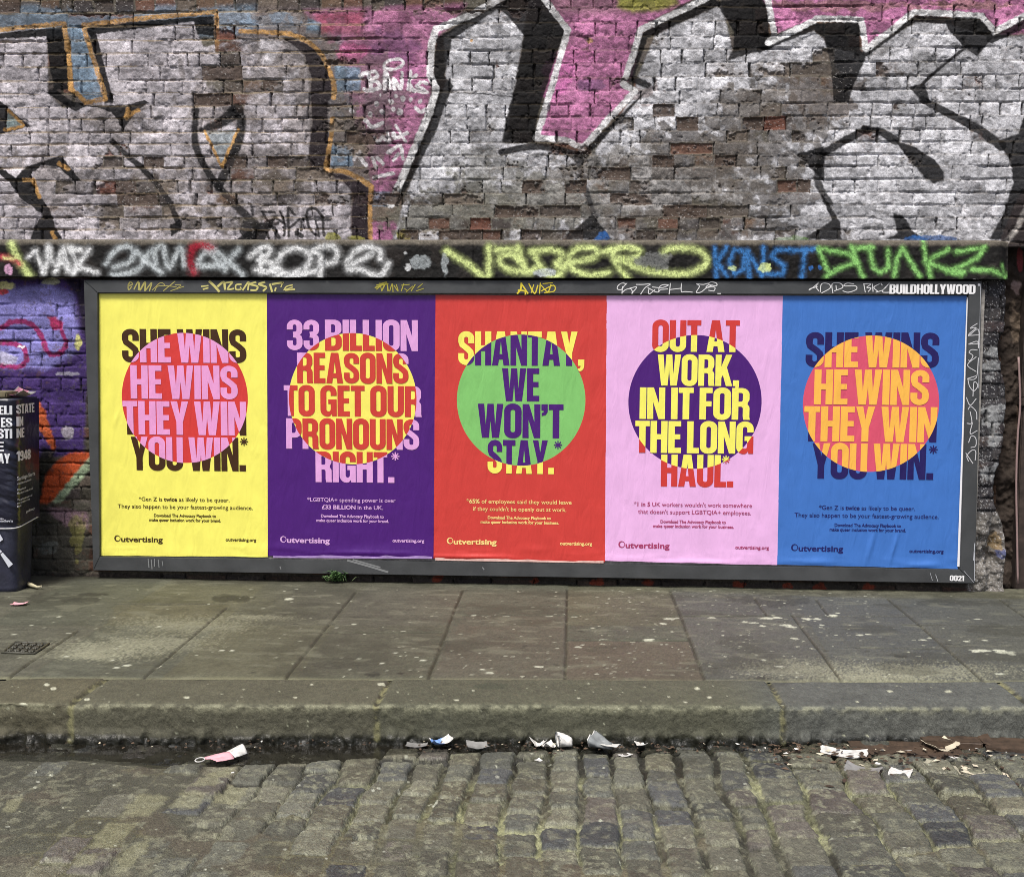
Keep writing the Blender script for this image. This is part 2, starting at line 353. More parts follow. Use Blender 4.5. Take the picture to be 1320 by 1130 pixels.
    st(A(0, '775,498 850,468 905,425'), 8, BLACK, .95, 1.5, w2=20)
    po(A(0, '782,505 912,495 850,648'), s(140, 148, 152), .9, 1.5)
    for q, w in (('785,505 850,640 912,497', 3.5), ('850,640 880,570', 3)): st(A(0, q), w, OCHRE, .9, .8, False)
    st(A(0, '835,196 900,176 990,152'), 5, BLACK, .85, 1.2)
    # ochre keylines
    for q, w in (('-500,160 0,115 245,90 262,200 272,340 330,392 405,378 375,280 345,190 318,98 520,74 828,46 832,192', 6), ('30,425 88,482 20,498', 5), ('90,690 128,690 150,755', 5), ('225,628 262,648', 5), ('490,420 482,450 530,424', 5), ('200,890 212,916', 5)):
        st(A(0, q), w, OCHRE, .95, 1, False, rag=.4)
    po(A(0, '30,430 85,480 22,494'), s(134, 150, 150), .9, 1)
    # arch at the end of the left letters
    po(A(1, '95,143 180,160 252,210 290,300 290,370 272,405 277,470 277,652 203,652 203,560 215,470 208,360 212,300 186,215 145,178'), s(34, 28, 32), .94, 1.2)
    po(A(1, '268,662 332,668 402,698 434,722 434,922 365,922 370,742 330,692'), s(34, 26, 32), .94, 1.2)
    st(A(1, '-60,122 40,124 130,132 200,162 250,210 285,280 300,335 297,375'), 6, OCHRE, .95, 1, rag=.3)
    st(A(1, '293,455 288,520 275,600 268,655 335,655 400,684 442,716 436,800 440,922'), 6, OCHRE, .95, 1, False, rag=.2)
    for q in ('20,150 100,160 80,190 10,190', '40,200 90,190 60,245 20,245', '100,300 165,265 160,290 110,320'): po(A(1, q), s(206, 202, 206), .8, 2)
    # black shapes, right letters
    for q in ('700,142 922,8 981,22 981,46 930,34 752,152 722,290 758,332 726,400 692,500 602,680 542,792 514,786 602,600 662,440 692,350 680,290 690,150',):
        po(A(1, q), BLACK, .96, 1.2)
    for q in ('-65,28 -30,-20 112,-20 204,122 162,240 102,430 78,548 -20,552 -38,548 -26,470 10,330 46,140 -10,70', '770,-20 795,22 520,146 470,290 537,322 505,362 410,470 286,602 272,642 235,592 285,560 400,455 520,340 440,310 455,230 500,125',
              '310,818 382,918 195,918', '778,8 950,-20 984,30 984,186 822,236 850,180 850,120', '-5,30 -5,-15 20,-10 60,40'):
        po(A(2, q), BLACK, .96, 1.2)
    for q in ('560,918 670,850 675,918', '790,862 862,918 800,912'): po(A(2, q), s(60, 56, 54), .8, 2)
    st(A(2, '-40,585 0,575 90,562 200,578 255,612'), 9, BLACK, .95, 1.2)
    st(A(2, '252,610 275,700 310,815'), 8, s(50, 50, 52), .9, 1.5)
    for q in ('175,90 350,84 355,190 375,222 332,320 310,392 250,392 240,250 215,142 178,122', '680,70 832,75 878,130 832,182 800,218 750,182 688,112', '535,335 602,320 618,384 590,388',
              '880,540 960,512 990,420 1100,360 1100,1000 930,918 848,918 900,822 940,702 932,622 900,575', '480,532 560,562 640,612 676,660 675,690 640,704 600,680 540,612',
              '105,590 215,560 217,700 160,640', '205,742 235,782 277,850 282,918 125,918 200,872 245,842 207,764', '478,815 522,830 560,892 618,918 448,918 496,892'):
        po(A(3, q), BLACK, .96, 1.2)
    st(A(3, '-30,190 60,150 185,102'), 9, BLACK, .95, 1, False); st(A(3, '375,206 450,150 560,76 690,82'), 9, BLACK, .95, 1)
    st(A(3, '855,150 981,92 1100,50'), 12, BLACK, .95, 1, False); st(A(3, '755,185 660,262 588,326'), 4, BLACK, .95, .8)
    st(A(3, '592,382 700,440 800,492 895,560'), 9, BLACK, .95, 1, w2=13); st(A(3, '370,492 430,505 490,540'), 8, BLACK, .95, 1, w2=12)
    st(A(3, '375,495 290,542 215,585'), 10, BLACK, .95, 1); st(A(3, '212,590 190,690 235,780'), 9, BLACK, .9, 1.2)
    st(A(3, '372,870 440,872 444,898'), 2.5, BLACK, .8, .6, False); st(A(3, '640,240 650,262 600,322'), 2.5, BLACK, .7, .6, False)
    # white outer outlines
    st(A(1, '960,-20 820,60 690,112 672,170 666,290 690,340 662,440 602,580 516,786'), 9, WHITE, .95, 1, False)
    st(A(2, '110,-20 215,116 176,250 122,440 92,528 200,536 272,566 350,478 472,350 425,322 468,200 490,116 750,-8'), 8, WHITE, .96, .9, False)
    st(A(3, '-40,-40 0,0 26,140 0,165 100,118 190,72 358,76 376,190 470,118 560,46 820,62 868,122 985,60 1100,20'), 8, WHITE, .95, .9, False)
    # later tags
    k = 6.275
    for q, w in (('345,180 350,140 400,110 470,105 500,135 470,170 400,185 355,175', 3), ('150,240 215,225 245,350', 4.2), ('210,215 270,205 290,240 235,275 290,290 310,330 250,355 185,352', 4), ('350,345 360,205 395,340', 4), ('345,300 400,290', 3),
                 ('430,345 425,262 480,340 492,215', 3.6), ('562,200 540,345', 3.6), ('608,235 548,285 592,370', 3.2), ('690,300 650,290 610,325 660,345 690,375 560,350', 3.6), ('600,500 640,530 700,505', 4), ('440,640 520,770', 3), ('370,700 390,770 350,750', 3.5),
                 ('420,700 440,740 530,700', 4), ('190,590 250,650 330,620', 4), ('270,740 300,770 340,730', 3.5), ('380,860 460,800', 4), ('480,800 500,910', 3.6), ('100,910 150,850', 4), ('150,900 200,960', 4), ('250,900 280,980', 4), ('290,900 340,950', 3.5), ('420,920 460,870', 3.5), ('260,1060 420,1025', 4)):
        st(P(q, 440, 60, k), w*1.25, s(236, 232, 234), .95, .7)
    for x, y, r in ((400, 450, 4), (495, 420, 3.5), (635, 445, 3), (285, 465, 3.4), (440, 400, 2.5), (560, 430, 3.5), (315, 395, 2.5), (80, 520, 3.5), (330, 530, 4), (470, 530, 5), (420, 510, 4), (230, 550, 4)):
        bl((440+x/k, 60+y/k), (r, r*1.1), s(222, 218, 220), .85, .5, int(x))
    for q, w in (('180,250 370,262', 3.5), ('190,250 300,420 340,480', 3.5), ('245,465 320,440 420,415', 4.5), ('360,490 430,620', 5), ('450,245 520,430 505,590', 3.4), ('370,330 520,420', 3), ('575,600 570,215 660,300', 3.6), ('590,480 740,360 745,520', 3.6), ('680,550 760,600', 6),
                 ('830,300 850,220 960,220 1050,350 1070,590', 3.6), ('825,330 850,450 940,570 1010,590', 3.6), ('780,355 1165,365', 4), ('950,385 1000,560', 3), ('900,180 910,300', 2), ('1190,150 1205,300', 2.5), ('1195,155 1260,165', 2), ('1215,520 1230,570', 3.5), ('0,140 40,160 65,300', 3), ('270,560 300,640', 4)):
        st(P(q, 320, 250, 11), w, BLACK, .92, .7)
    bl((322, 296), (14, 14), BLACK, .95, .5, 3)
    bl((428, 306), (12, 6), s(170, 168, 70), .8, .7, 4); bl((520, 305), (9, 8), s(190, 184, 66), .8, .6, 5); bl((460, 307), (14, 4), s(160, 156, 80), .7, .6, 7)
    bl((777, 307), (9, 6), BLUE, .8, .7, 6); bl((1200, 308), (40, 5), BLUE, .75, .7, 8); bl((1020, 308), (30, 4), s(120, 160, 90), .5, .7, 13)
    st([(515, 101), (549, 101)], 1.6, BLACK, .9, .5); st([(582, 119), (620, 121), (662, 125)], 1.6, BLACK, .9, .5)
    bl((608, 52), (3, 3), OCHRE, .9, .5, 2); bl((761, 53), (5, 5), s(190, 150, 110), .9, .7, 2)
    po([(1290, 308), (1305, 270), (1330, 225), (1500, 150), (1500, 320), (1290, 320)], s(52, 46, 46), .9, 2)
    st([(1297, 312), (1312, 292), (1326, 262), (1345, 230)], 6, s(196, 190, 184), .8, 1.5)

upper_wall()

# ---- ledge (string course) under it
def ledge():
    step = 0.0045
    zt, zb = on_y(660, 311, YW-.03)[2], on_y(660, 358.5, YW-.075)[2]
    yo = YW-.078
    prof = [(YW+0.01, zt+.012)]
    for t in np.linspace(0, 1, 12): prof.append((YW-(.06*t), zt+.010-.008*t))
    for t in np.linspace(0, 1, 56)[1:]: prof.append((yo+.006*math.sin(math.pi*t)+.012*(1-t)**6, zt-(zt-zb)*t))
    for t in np.linspace(0, 1, 16)[1:]: prof.append((yo+t*.085, zb+.001))
    prof = np.array(prof); xs = np.arange(-1.35, on_y(1306, 335, yo)[0], step)
    Yp, Xp = np.meshgrid(prof[:, 0], xs, indexing='ij'); Zp = np.repeat(prof[:, 1:2], len(xs), 1)
    U, V = proj(Xp, Yp, Zp)
    out = sst(0, 4, np.arange(len(prof)))[:, None]
    n1 = fbm(Xp*7, Zp*9, 61); n2 = fbm(Xp*45, Zp*45, 63, 3)
    jn = np.abs(((Xp+.33+.01*(fbm(Xp*3, Zp*25, 66)-.5)) % 0.84)-.42); jo = sst(.001, .007, np.abs(jn-.42+.0))
    jm = np.minimum(np.abs(((Xp+.33) % .84)), np.abs(.84-((Xp+.33) % .84))); groove = 1-sst(.002, .008, jm)
    D = ((n1-.5)*.018+(n2-.5)*.007-groove*.008)*out
    endr = sst(xs[-1]-.10, xs[-1], Xp); D = D-endr**2*.05*(0.6+n1)
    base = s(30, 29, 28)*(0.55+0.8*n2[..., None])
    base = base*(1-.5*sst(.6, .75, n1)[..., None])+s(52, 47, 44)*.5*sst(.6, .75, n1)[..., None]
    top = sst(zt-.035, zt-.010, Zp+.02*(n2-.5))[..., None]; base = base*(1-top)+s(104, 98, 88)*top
    c = Canvas(U+(fbm(U*.3, V*.3, 41, 3)-.5)*4, V+(fbm(U*.3+50, V*.3, 43, 3)-.5)*4, base)
    st, bl = c.stroke, c.blob; W_ = s(226, 228, 228); Wg = s(196, 204, 206)
    def spray(q, w, col, a=.92, sm=True):
        st(q, w*1.7, col, a*.25, w*.5, sm); st(q, w*.84, col, a, w*.26, sm, rag=.45)
    spray(B(0, '60,55 85,120 150,220'), 8, LIME); spray(B(0, '-300,120 0,125 80,140 100,160'), 6, s(206, 60, 90), .8); bl((11, 348), (6, 7), s(206, 160, 190), .9, .5, 3); spray(B(0, '20,130 100,130'), 4, LIME, .7)
    for q in ('150,125 182,92 222,200', '222,200 242,150 250,75', '250,75 270,150', '285,205 325,80 350,195', '300,160 350,152', '365,82 400,160 380,205', '378,205 460,85', '365,78 420,90', '385,175 500,205'): spray(B(0, q), 6.5, W_, .95, False)
    for q in ('550,160 590,100 660,70 690,110 660,155 590,175', '580,215 660,210 720,180 760,110 780,95', '700,90 760,150 830,205', '800,170 800,95 840,75 870,180 930,80 950,170', '1000,190 1050,110 1090,70', '1060,75 1110,130 1160,190', '1040,170 1150,168', '1110,90 1180,150 1250,215', '1230,90 1150,170'): spray(B(0, q), 7, Wg, .82)
    spray(B(0, '1090,75 1030,62 990,85 985,150 1000,205'), 9, s(150, 30, 48), .92)
    for q in ('-30,120 10,85 60,75 70,105 20,140 80,160 70,200 0,190', '110,150 150,95 230,85 280,130 240,190 160,215 105,180', '330,220 330,120 290,90 380,70 420,100 400,150 330,160', '640,140 640,95 570,72 510,100 470,160 520,150 600,105', '480,190 540,190 600,215 650,215 680,160', '95,210 180,225 300,200'): spray(B(1, q), 7.5, W_, .88)
    spray(B(1, '22,95 26,205'), 6, W_, .8)
    bl((526, 344), (5.5, 5.5), W_, .95, .3, 5); bl((540, 338), (14, 7), Wg, .5, .8, 6); bl((574, 336), (5, 18), Wg, .5, .8, 7); bl((523, 326), (2.5, 3), W_, .7, .5, 8)
    k = 3.568
    for q in ('55,65 150,125 240,190 250,120 250,45', '285,60 330,60 385,62', '385,50 400,110 430,160 460,150', '420,165 340,150 300,120 310,90 360,85 410,130', '445,70 540,60 590,85 560,130 600,140', '455,75 490,140 540,185 580,170', '600,125 680,110 740,90 740,55 660,55 620,100 640,150 720,180 800,165', '780,70 880,50 945,70 900,100 840,105', '815,60 840,130 890,190', '860,110 960,150 1080,170 1180,165 1250,125 1240,80 1180,55 1090,55 1055,72'):
        spray(P(q, 560, 305, k), 7.6, LIME, .92)
    bl((700, 352), (14, 6), Wg, .7, .7, 9); bl((840, 335), (26, 10), s(150, 152, 150), .45, 1.0, 10)
    for q in ('1045,75 1055,235', '1105,75 1060,150 1110,225', '1190,95 1150,85 1120,150 1150,215 1195,190 1200,110', '1225,235 1212,90 1290,225 1300,75'): spray(B(2, q), 5.4, s(62, 122, 186), .95, False)
    bl((985, 345), (12, 6), LIME, .7, .8, 11); bl((945, 346), (5, 4), LIME, .6, .8, 12)
    for q in ('110,88 40,90 20,125 85,170 75,212 0,215', '125,92 245,85', '190,90 175,230'): spray(B(3, q), 5.6, s(62, 122, 186), .95, False)
    bl((1045, 346), (3.5, 4), BLUE, .95, .3, 13); bl((1057, 345), (3.5, 4), BLUE, .95, .3, 14)
    for q in ('300,225 350,190 460,150 420,110 260,82 310,200', '430,70 460,150 490,225', '440,80 540,75', '525,95 545,180 580,205 620,180 620,90', '650,225 665,130 695,80 735,150 780,222', '800,45 815,130 840,225', '930,85 815,150 900,185 1000,215', '970,100 1050,85 1120,75 1080,130 990,175 920,195 1010,200', '1050,190 1150,195 1240,225 1215,165'): spray(B(3, q), 5.6, GREEN, .95, False)
    bl((1258, 362), (6, 2), s(226, 226, 226), .9, .6, 3)
    col = c.out(); worn = sst(.60, .72, fbm(U*.5, V*.5, 68, 4))*.5; col = (col*(1-worn[..., None])+base*worn[..., None])*(0.70+0.60*vnoise(U*1.7, V*1.7, 47)[..., None])
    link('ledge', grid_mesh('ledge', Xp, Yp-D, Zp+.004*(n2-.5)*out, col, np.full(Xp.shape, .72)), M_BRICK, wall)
ledge()

# ---- lower brickwork: beside, below and behind the billboard
def lower_wall():
    step = 0.0046
    x1 = on_y(1302, 560, YW)[0]
    xs = np.arange(-1.35, x1, step); zs = np.arange(1.90, 0.06, -step)
    X, Z = np.meshgrid(xs, zs); z0 = on_y(60, 376, YW)[2]
    rows = [z0+.142, z0+.071]+[z0-.0715*i for i in range(30)]
    DX, DZ, r6, ID = brick_field(X, Z, rows, True, 23, -1.35, x1)
    U, V = proj(X, np.full_like(X, YW), Z)
    h, face, eb, ep = wall_relief(X, Z, DX, DZ, r6, 23, sst(.75, .9, r6[..., 5])*.6)
    # rendered and crumbled masonry at the right-hand end
    rt = sst(1250, 1256, U)
    rough = sst(655, 675, V+10*(fbm(U*.06, V*.06, 73)-.5))*rt
    lump = (fbm(X*13, Z*13, 75, 4)-.45)*.10
    hole = np.exp(-(((U-1276)/11)**2+((V-727)/15)**2)*1.2)+np.exp(-(((U-1280)/5)**2+((V-700)/22)**2))
    h = h*(1-rough)+rough*(lump-.045*np.clip(hole, 0, 1))
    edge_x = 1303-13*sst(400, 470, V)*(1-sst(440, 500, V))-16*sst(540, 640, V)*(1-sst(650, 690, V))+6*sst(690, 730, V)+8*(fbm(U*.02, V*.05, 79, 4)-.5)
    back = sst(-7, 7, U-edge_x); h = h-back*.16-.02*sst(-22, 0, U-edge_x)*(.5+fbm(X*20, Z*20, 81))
    base = bare_brick(r6, X, Z, 83, face)*.85
    c = Canvas(U+(fbm(U*.25, V*.25, 41, 3)-.5)*4, V+(fbm(U*.25+50, V*.25, 43, 3)-.5)*4, base)
    po, st, bl = c.poly, c.stroke, c.blob
    po([(-400, 360), (112, 360), (112, 480), (108, 585), (-400, 640)], s(72, 52, 112), .95, 3)
    po([(-400, 368), (20, 372), (60, 366), (92, 378), (101, 420), (96, 455), (60, 476), (20, 474), (-400, 480)], s(140, 136, 200), .92, 6)
    po([(84, 360), (112, 360), (112, 450), (104, 420), (98, 382)], s(36, 32, 40), .85, 4)
    bl((100, 440), (5, 11), s(204, 202, 120), .8, .7, 3); bl((8, 368), (14, 6), s(222, 216, 150), .9, .5, 4); bl((2, 376), (10, 4), s(190, 60, 50), .9, .5, 5); bl((62, 363), (14, 5), s(190, 190, 160), .8, .6, 7)
    for q in ('-200,530 0,490 60,460 150,465 205,520 240,600 270,630 315,615 340,570 318,510', '-200,560 0,565 95,580 130,620 130,665 85,690 0,685 -200,700'): st(B(0, q), 6.5, s(150, 36, 92), .92, 1)
    po(B(0, '240,430 285,432 325,470 320,500 270,500 255,455'), s(176, 40, 86), .92, 1.5); bl((26, 446.5), (5, 1.8), s(240, 238, 238), .95, .3, 6)
    bl((5, 462), (20, 9), s(190, 186, 200), .7, .6, 8); bl((85, 482), (16, 2.5), s(170, 165, 180), .8, .6, 9); bl((88, 558), (9, 8), s(170, 164, 168), .7, .7, 10)
    po(CC(0, '120,560 220,300 290,330 240,480 230,580 120,600'), s(40, 40, 34), .9, 4)
    po(CC(0, '195,60 232,120 290,300 272,328 205,220 150,150'), s(188, 92, 48), .95, 1.5)
    po(CC(0, '100,640 205,590 235,450 290,380 360,335 460,325 460,360 270,590 215,610'), s(192, 84, 44), .95, 2)
    po(CC(0, '460,355 460,425 310,592 262,592'), s(164, 184, 150), .92, 2)
    po(CC(0, '-300,600 460,590 460,1010 -300,1010'), s(84, 82, 72), .88, 3)
    po(CC(0, '225,622 300,615 450,640 450,720 340,712 290,670'), s(150, 122, 132), .8, 3); bl((100, 690), (10, 30), s(140, 136, 80), .7, .9, 12); bl((66, 705), (14, 10), s(120, 124, 116), .7, .9, 13)
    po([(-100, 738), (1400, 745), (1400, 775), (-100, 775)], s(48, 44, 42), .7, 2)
    for x, y in ((565, 745), (770, 750), (690, 748), (835, 751), (952, 753), (1055, 756), (1015, 755), (1120, 757)): bl((x, y+1), (9, 6), s(130, 58, 40), .85, .7, x)
    po([(1248, 358), (1320, 358), (1320, 668), (1248, 668)], s(62, 62, 66), .8, 4)
    for x, y, a_, b_ in ((1282, 455, 18, 9), (1280, 472, 20, 9), (1276, 487, 10, 4), (1280, 528, 16, 6), (1284, 565, 12, 12), (1282, 545, 14, 9), (1280, 610, 16, 12), (1288, 630, 10, 14)): bl((x, y), (a_, b_), s(158, 160, 160), .75, .9, x)
    bl((1304, 600), (7, 60), s(140, 122, 100), .8, .7, 33); st([(1300, 370), (1308, 395), (1306, 430), (1303, 500), (1298, 560), (1300, 620), (1302, 660)], 5, s(196, 192, 184), .75, 1.5)
    po([(1248, 662), (1330, 662), (1330, 775), (1248, 775)], s(132, 128, 122), .85, 5); bl((1300, 714), (16, 8), s(96, 104, 150), .8, .7, 20); bl((1304, 740), (7, 12), s(180, 140, 150), .6, .8, 21); bl((1284, 700), (10, 10), s(176, 150, 108), .7, .9, 22)
    col = c.out()*((.45+.95*fbm(U*.05, V*.05, 88, 4))*(.82+.3*r6[..., 4]))[..., None]*(0.66+0.62*vnoise(U*1.6, V*1.6, 87)[..., None])
    mo = sst(.62, .72, fbm(U*.25, V*.3, 89, 4))*.5; col = col*(1-mo[..., None])+base*mo[..., None]
    fleck = sst(.80, .86, vnoise(U*1.2, V*1.2, 91))*sst(1246, 1250, U)*.7; col = col*(1-fleck[..., None])+s(200, 200, 200)*fleck[..., None]
    deep = sst(0.006, 0.018, -h)*(1-face)*(1-rough); col = col*(1-deep[..., None]*.8)+s(30, 28, 30)*deep[..., None]*.8
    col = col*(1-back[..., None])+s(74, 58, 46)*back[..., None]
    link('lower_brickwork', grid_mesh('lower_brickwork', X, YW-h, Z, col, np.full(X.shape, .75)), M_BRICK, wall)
lower_wall()

# ---- recess beyond the broken end of the wall: a timber post and a dark back
def recess():
    xa = on_y(1296, 560, YW+.1)[0]
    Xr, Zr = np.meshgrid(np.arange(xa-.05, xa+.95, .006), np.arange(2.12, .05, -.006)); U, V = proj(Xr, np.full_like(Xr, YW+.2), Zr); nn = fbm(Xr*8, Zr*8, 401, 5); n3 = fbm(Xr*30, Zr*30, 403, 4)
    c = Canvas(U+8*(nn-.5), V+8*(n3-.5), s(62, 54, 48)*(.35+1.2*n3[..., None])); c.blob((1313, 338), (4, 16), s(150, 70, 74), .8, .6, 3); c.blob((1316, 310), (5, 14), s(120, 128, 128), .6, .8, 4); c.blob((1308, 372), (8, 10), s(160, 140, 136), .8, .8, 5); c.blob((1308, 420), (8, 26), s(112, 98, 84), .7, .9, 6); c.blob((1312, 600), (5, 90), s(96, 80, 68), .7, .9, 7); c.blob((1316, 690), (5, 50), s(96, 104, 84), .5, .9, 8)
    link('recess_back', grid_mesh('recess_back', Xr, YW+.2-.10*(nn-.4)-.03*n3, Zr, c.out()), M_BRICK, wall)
    bm = bmesh.new()
    bm_box(bm, (xa+.095, YW+.12, .10), (xa+.19, YW+.22, 1.16), .006); bm_box(bm, (xa+.085, YW+.10, 1.16), (xa+.23, YW+.24, 1.21), .006); bm_box(bm, (xa+.09, YW+.12, 1.21), (xa+.19, YW+.22, 1.86), .006)
    po = link('timber_post', bm_done('timber_post', bm), flat_mat('old_timber', s(58, 48, 42), .8, layers=[(18, .6, .01)], mottle=.5, mscale=14), None, label='dark weathered timber post in the recess at the right end of the wall', cat='post')
    pts = catmull(np.array([on_y(1313, 460, YW+.06), on_y(1315, 520, YW+.06), on_y(1312, 560, YW+.06), on_y(1310, 620, YW+.06), on_y(1311, 690, YW+.06), on_y(1312, 752, YW+.06)]))
    link('cable', tube(pts, .006), flat_mat('pink_grey_cable', s(150, 126, 122), .6), None, label='thin pinkish grey cable running down beside the timber post', cat='cable')
def tube(pts, r, n=8, close=False):
    pts = np.asarray(pts, float); N = len(pts); v = []; f = []
    rr = np.broadcast_to(np.asarray(r, float), (N,))
    for k in range(N):
        a = pts[(k+1) % N] if (close or k < N-1) else pts[k]; b = pts[k-1] if (close or k > 0) else pts[k]
        t = a-b; t /= np.linalg.norm(t)+1e-12
        u = np.cross(t, [0.31, 0.2, 0.93]); u /= np.linalg.norm(u)+1e-12; w = np.cross(t, u)
        for j in range(n): an = 2*math.pi*j/n; v.append(pts[k]+rr[k]*(math.cos(an)*u+math.sin(an)*w))
    for k in range(N if close else N-1):
        for j in range(n): f.append((k*n+j, k*n+(j+1) % n, ((k+1) % N)*n+(j+1) % n, ((k+1) % N)*n+j))
    if not close: f += [tuple(range(n-1, -1, -1)), tuple((N-1)*n+j for j in range(n))]
    return pymesh('tube', v, f, True)
recess()

# ------------------------------------------------------------------ pavement, kerb, road
ZP = 0.119
GR = np.array([.68, .715, .635])                               # stone in the street is dull and slightly green with algae
def yk(x): return -2.289+0.063*(x-2.534)+0.006*np.sin(x*1.3)          # street edge of the kerb
KW = 0.345
def seg_d(X, Y, p, q):
    e = np.array(q)-np.array(p); t = np.clip(((X-p[0])*e[0]+(Y-p[1])*e[1])/(e @ e), 0, 1); return np.hypot(X-p[0]-t*e[0], Y-p[1]-t*e[1])
def pavement():
    xs = np.arange(-1.35, 6.15, .0062); ts = np.arange(0, 1, .0052)
    Xg, T = np.meshgrid(xs, ts); y0 = yk(Xg)+KW; Yg = y0+T*(YW+.10-y0)
    U, V = proj(Xg, Yg, np.full_like(Xg, ZP))
    jw = lambda p, q, w=.0045: 1-sst(w-.002, w+.005, seg_d(Xg+.006*(fbm(Xg*6, Yg*6, 3)-.5), Yg+.006*(fbm(Xg*6, Yg*6, 5)-.5), on_z(*p, ZP)[:2], on_z(*q, ZP)[:2]))
    J = np.zeros_like(Xg)
    for p, q in [((292, 783), (182, 876)), ((459, 761), (366, 877)), ((597, 758), (551, 877)), ((731, 757), (729, 877)), ((864, 759), (910, 879)), ((1020, 792), (1087, 879)), ((1143, 769), (1270, 879)), ((1289, 770), (1430, 879)), ((102, 812), (4, 878)), ((-60, 800), (-150, 860)),
                 ((972, 768), (988, 793)), ((1052, 770), (1067, 792)), ((150, 778), (300, 778)), ((415, 815), (570, 815)), ((640, 793), (745, 793)), ((732, 824.5), (888, 825.5)), ((1164, 805), (1340, 806)), ((1103, 835), (1212, 836)), ((864, 794), (1170, 793.5)), ((-200, 812), (102, 811)), ((598, 793), (690, 793)), ((1460, 770), (1640, 879))]:
        J = np.maximum(J, jw(p, q))
    n1 = fbm(Xg*2.2, Yg*2.2, 101, 5); n2 = fbm(Xg*14, Yg*14, 103, 4); n3 = fbm(Xg*60, Yg*60, 105, 3)
    cells = np.floor((U-732)/ (133*(1+(V-760)/364.0))).astype(int)
    rc = np.random.RandomState(7).rand(64, 3)
    c0 = np.array([s(106, 102, 86), s(98, 95, 84), s(104, 100, 92), s(96, 96, 88)])[(np.abs(cells)*7+(V > 806).astype(int)*3) % 4]
    c0 = c0*.55+s(100, 98, 86)*.45; st_ = fbm(Xg*5, Yg*42, 107, 4); base = c0*(0.66+0.42*n1[..., None]+0.30*(n2[..., None]-.5)+.34*(st_[..., None]-.5))
    c = Canvas(U, V, base); po, bl = c.poly, c.blob
    po([(732, 825), (888, 826), (909, 876), (730, 876)], s(104, 90, 80), .6, 1.5); po([(600, 790), (731, 790), (729, 876), (555, 876)], s(100, 90, 82), .35, 2)
    po([(864, 760), (1020, 765), (1085, 877), (910, 877)], s(96, 96, 100), .4, 2); po([(1020, 765), (1143, 769), (1268, 876), (1086, 876)], s(92, 94, 101), .5, 2); po([(1143, 769), (1500, 769), (1500, 876), (1268, 876)], s(92, 93, 98), .5, 2)  # right-hand slabs tinted cooler: cooler light on that side put into the colour
    po([(150, 778), (300, 778), (270, 795), (140, 800)], s(108, 101, 84), .35, 3)
    for x, y, a_, b_, q in ((300, 770, 26, 5, .8), (120, 765, 26, 3, .7), (110, 772, 20, 3, .6), (1000, 772, 60, 9, .45), (430, 856, 50, 4, .35), (980, 873, 12, 3, .6), (1160, 846, 10, 2.5, .6), (480, 868, 10, 3, .8), (516, 867, 6, 2, .8), (60, 770, 40, 6, .5), (1240, 775, 60, 5, .4)): bl((x, y), (a_, b_), s(52, 50, 44), q, .8, int(x))
    for x, y, a_, b_, q in ((130, 838, 62, 9, .65), (200, 828, 60, 7, .5), (240, 806, 70, 9, .4), (120, 845, 30, 4, .7), (1030, 862, 60, 9, .45), (1180, 866, 90, 9, .6), (1120, 872, 50, 4, .6), (330, 795, 40, 3, .4)):
        bl((x, y), (a_*1.25, b_*1.3), s(150, 147, 130), q*.55, 1.6, int(x)+3, .55); bl((x, y), (a_, b_), s(172, 168, 150), q*.8, 1.9, int(x)+5, .9)
    rnd = random.Random(5)
    def spot(x, y, r, col, a=.95):                                    # trodden-in gum and lime drips
        w = on_z(x, y, ZP); dd = np.hypot((Xg-w[0])*(0.6+rnd.random()*.5), Yg-w[1]).ravel()+ (n3.ravel()-.5)*r*1.2; i = np.nonzero(dd < r*1.5)[0]
        if len(i): c._blend(i, a*(1-sst(r*.65, r*1.05, dd[i])), col)
    big = [(86, 846, 12), (150, 860, 14), (205, 807, 10), (163, 857, 14), (205, 858, 9), (372, 771, 20), (373, 770, 12), (457, 804, 10), (470, 817, 9), (509, 841, 10), (462, 848, 9), (545, 851, 9), (630, 867, 14), (622, 863, 9), (493, 854, 8), (610, 793, 14), (652, 794, 10), (695, 859, 12), (745, 833, 12), (751, 830, 8), (855, 803, 15), (863, 797, 18), (872, 796, 12), (836, 824, 14), (740, 794, 13), (708, 794, 12),
           (990, 797, 22), (1002, 796, 20), (1013, 806, 18), (1020, 808, 20), (1040, 797, 22), (1054, 797, 18), (970, 803, 16), (983, 807, 14), (917, 796, 14), (960, 802, 12), (1072, 792, 18), (1080, 789, 12), (1060, 805, 12), (1058, 808, 8), (1119, 794, 10), (1108, 818, 13), (1120, 817, 10), (1190, 824, 11), (1198, 822, 8), (1260, 797, 12), (1270, 825, 10), (1246, 826, 10), (1265, 838, 22), (1258, 839, 14), (1295, 840, 26), (1288, 838, 18), (1305, 843, 16), (1288, 868, 13), (1025, 823, 13), (954, 833, 10), (985, 850, 10), (1005, 858, 11), (932, 819, 8), (1148, 905, 5), (40, 806, 8), (300, 838, 9), (286, 838, 7), (76, 795, 10), (88, 816, 8), (18, 818, 9)]
    for x, y, r in big: spot(x, y, r/1000.0*1.25, s(214, 212, 200))
    for _ in range(620):
        x = rnd.choice([rnd.uniform(0, 1320), rnd.gauss(980, 110), rnd.gauss(800, 200)]); y = 757+rnd.random()**1.1*118
        spot(x, y, rnd.uniform(.0035, .0085), s(*rnd.choice([(196, 194, 180), (210, 208, 196), (170, 168, 154)])), rnd.uniform(.5, .95))
    for _ in range(60): spot(rnd.uniform(0, 1320), 757+rnd.random()*118, rnd.uniform(.006, .016), s(58, 56, 48), .55)
    gr_ = np.random.RandomState(6).rand(*Xg.shape)[..., None]; col = c.out()*1.06; col = col*(.66+.30*n3[..., None]+.40*gr_)
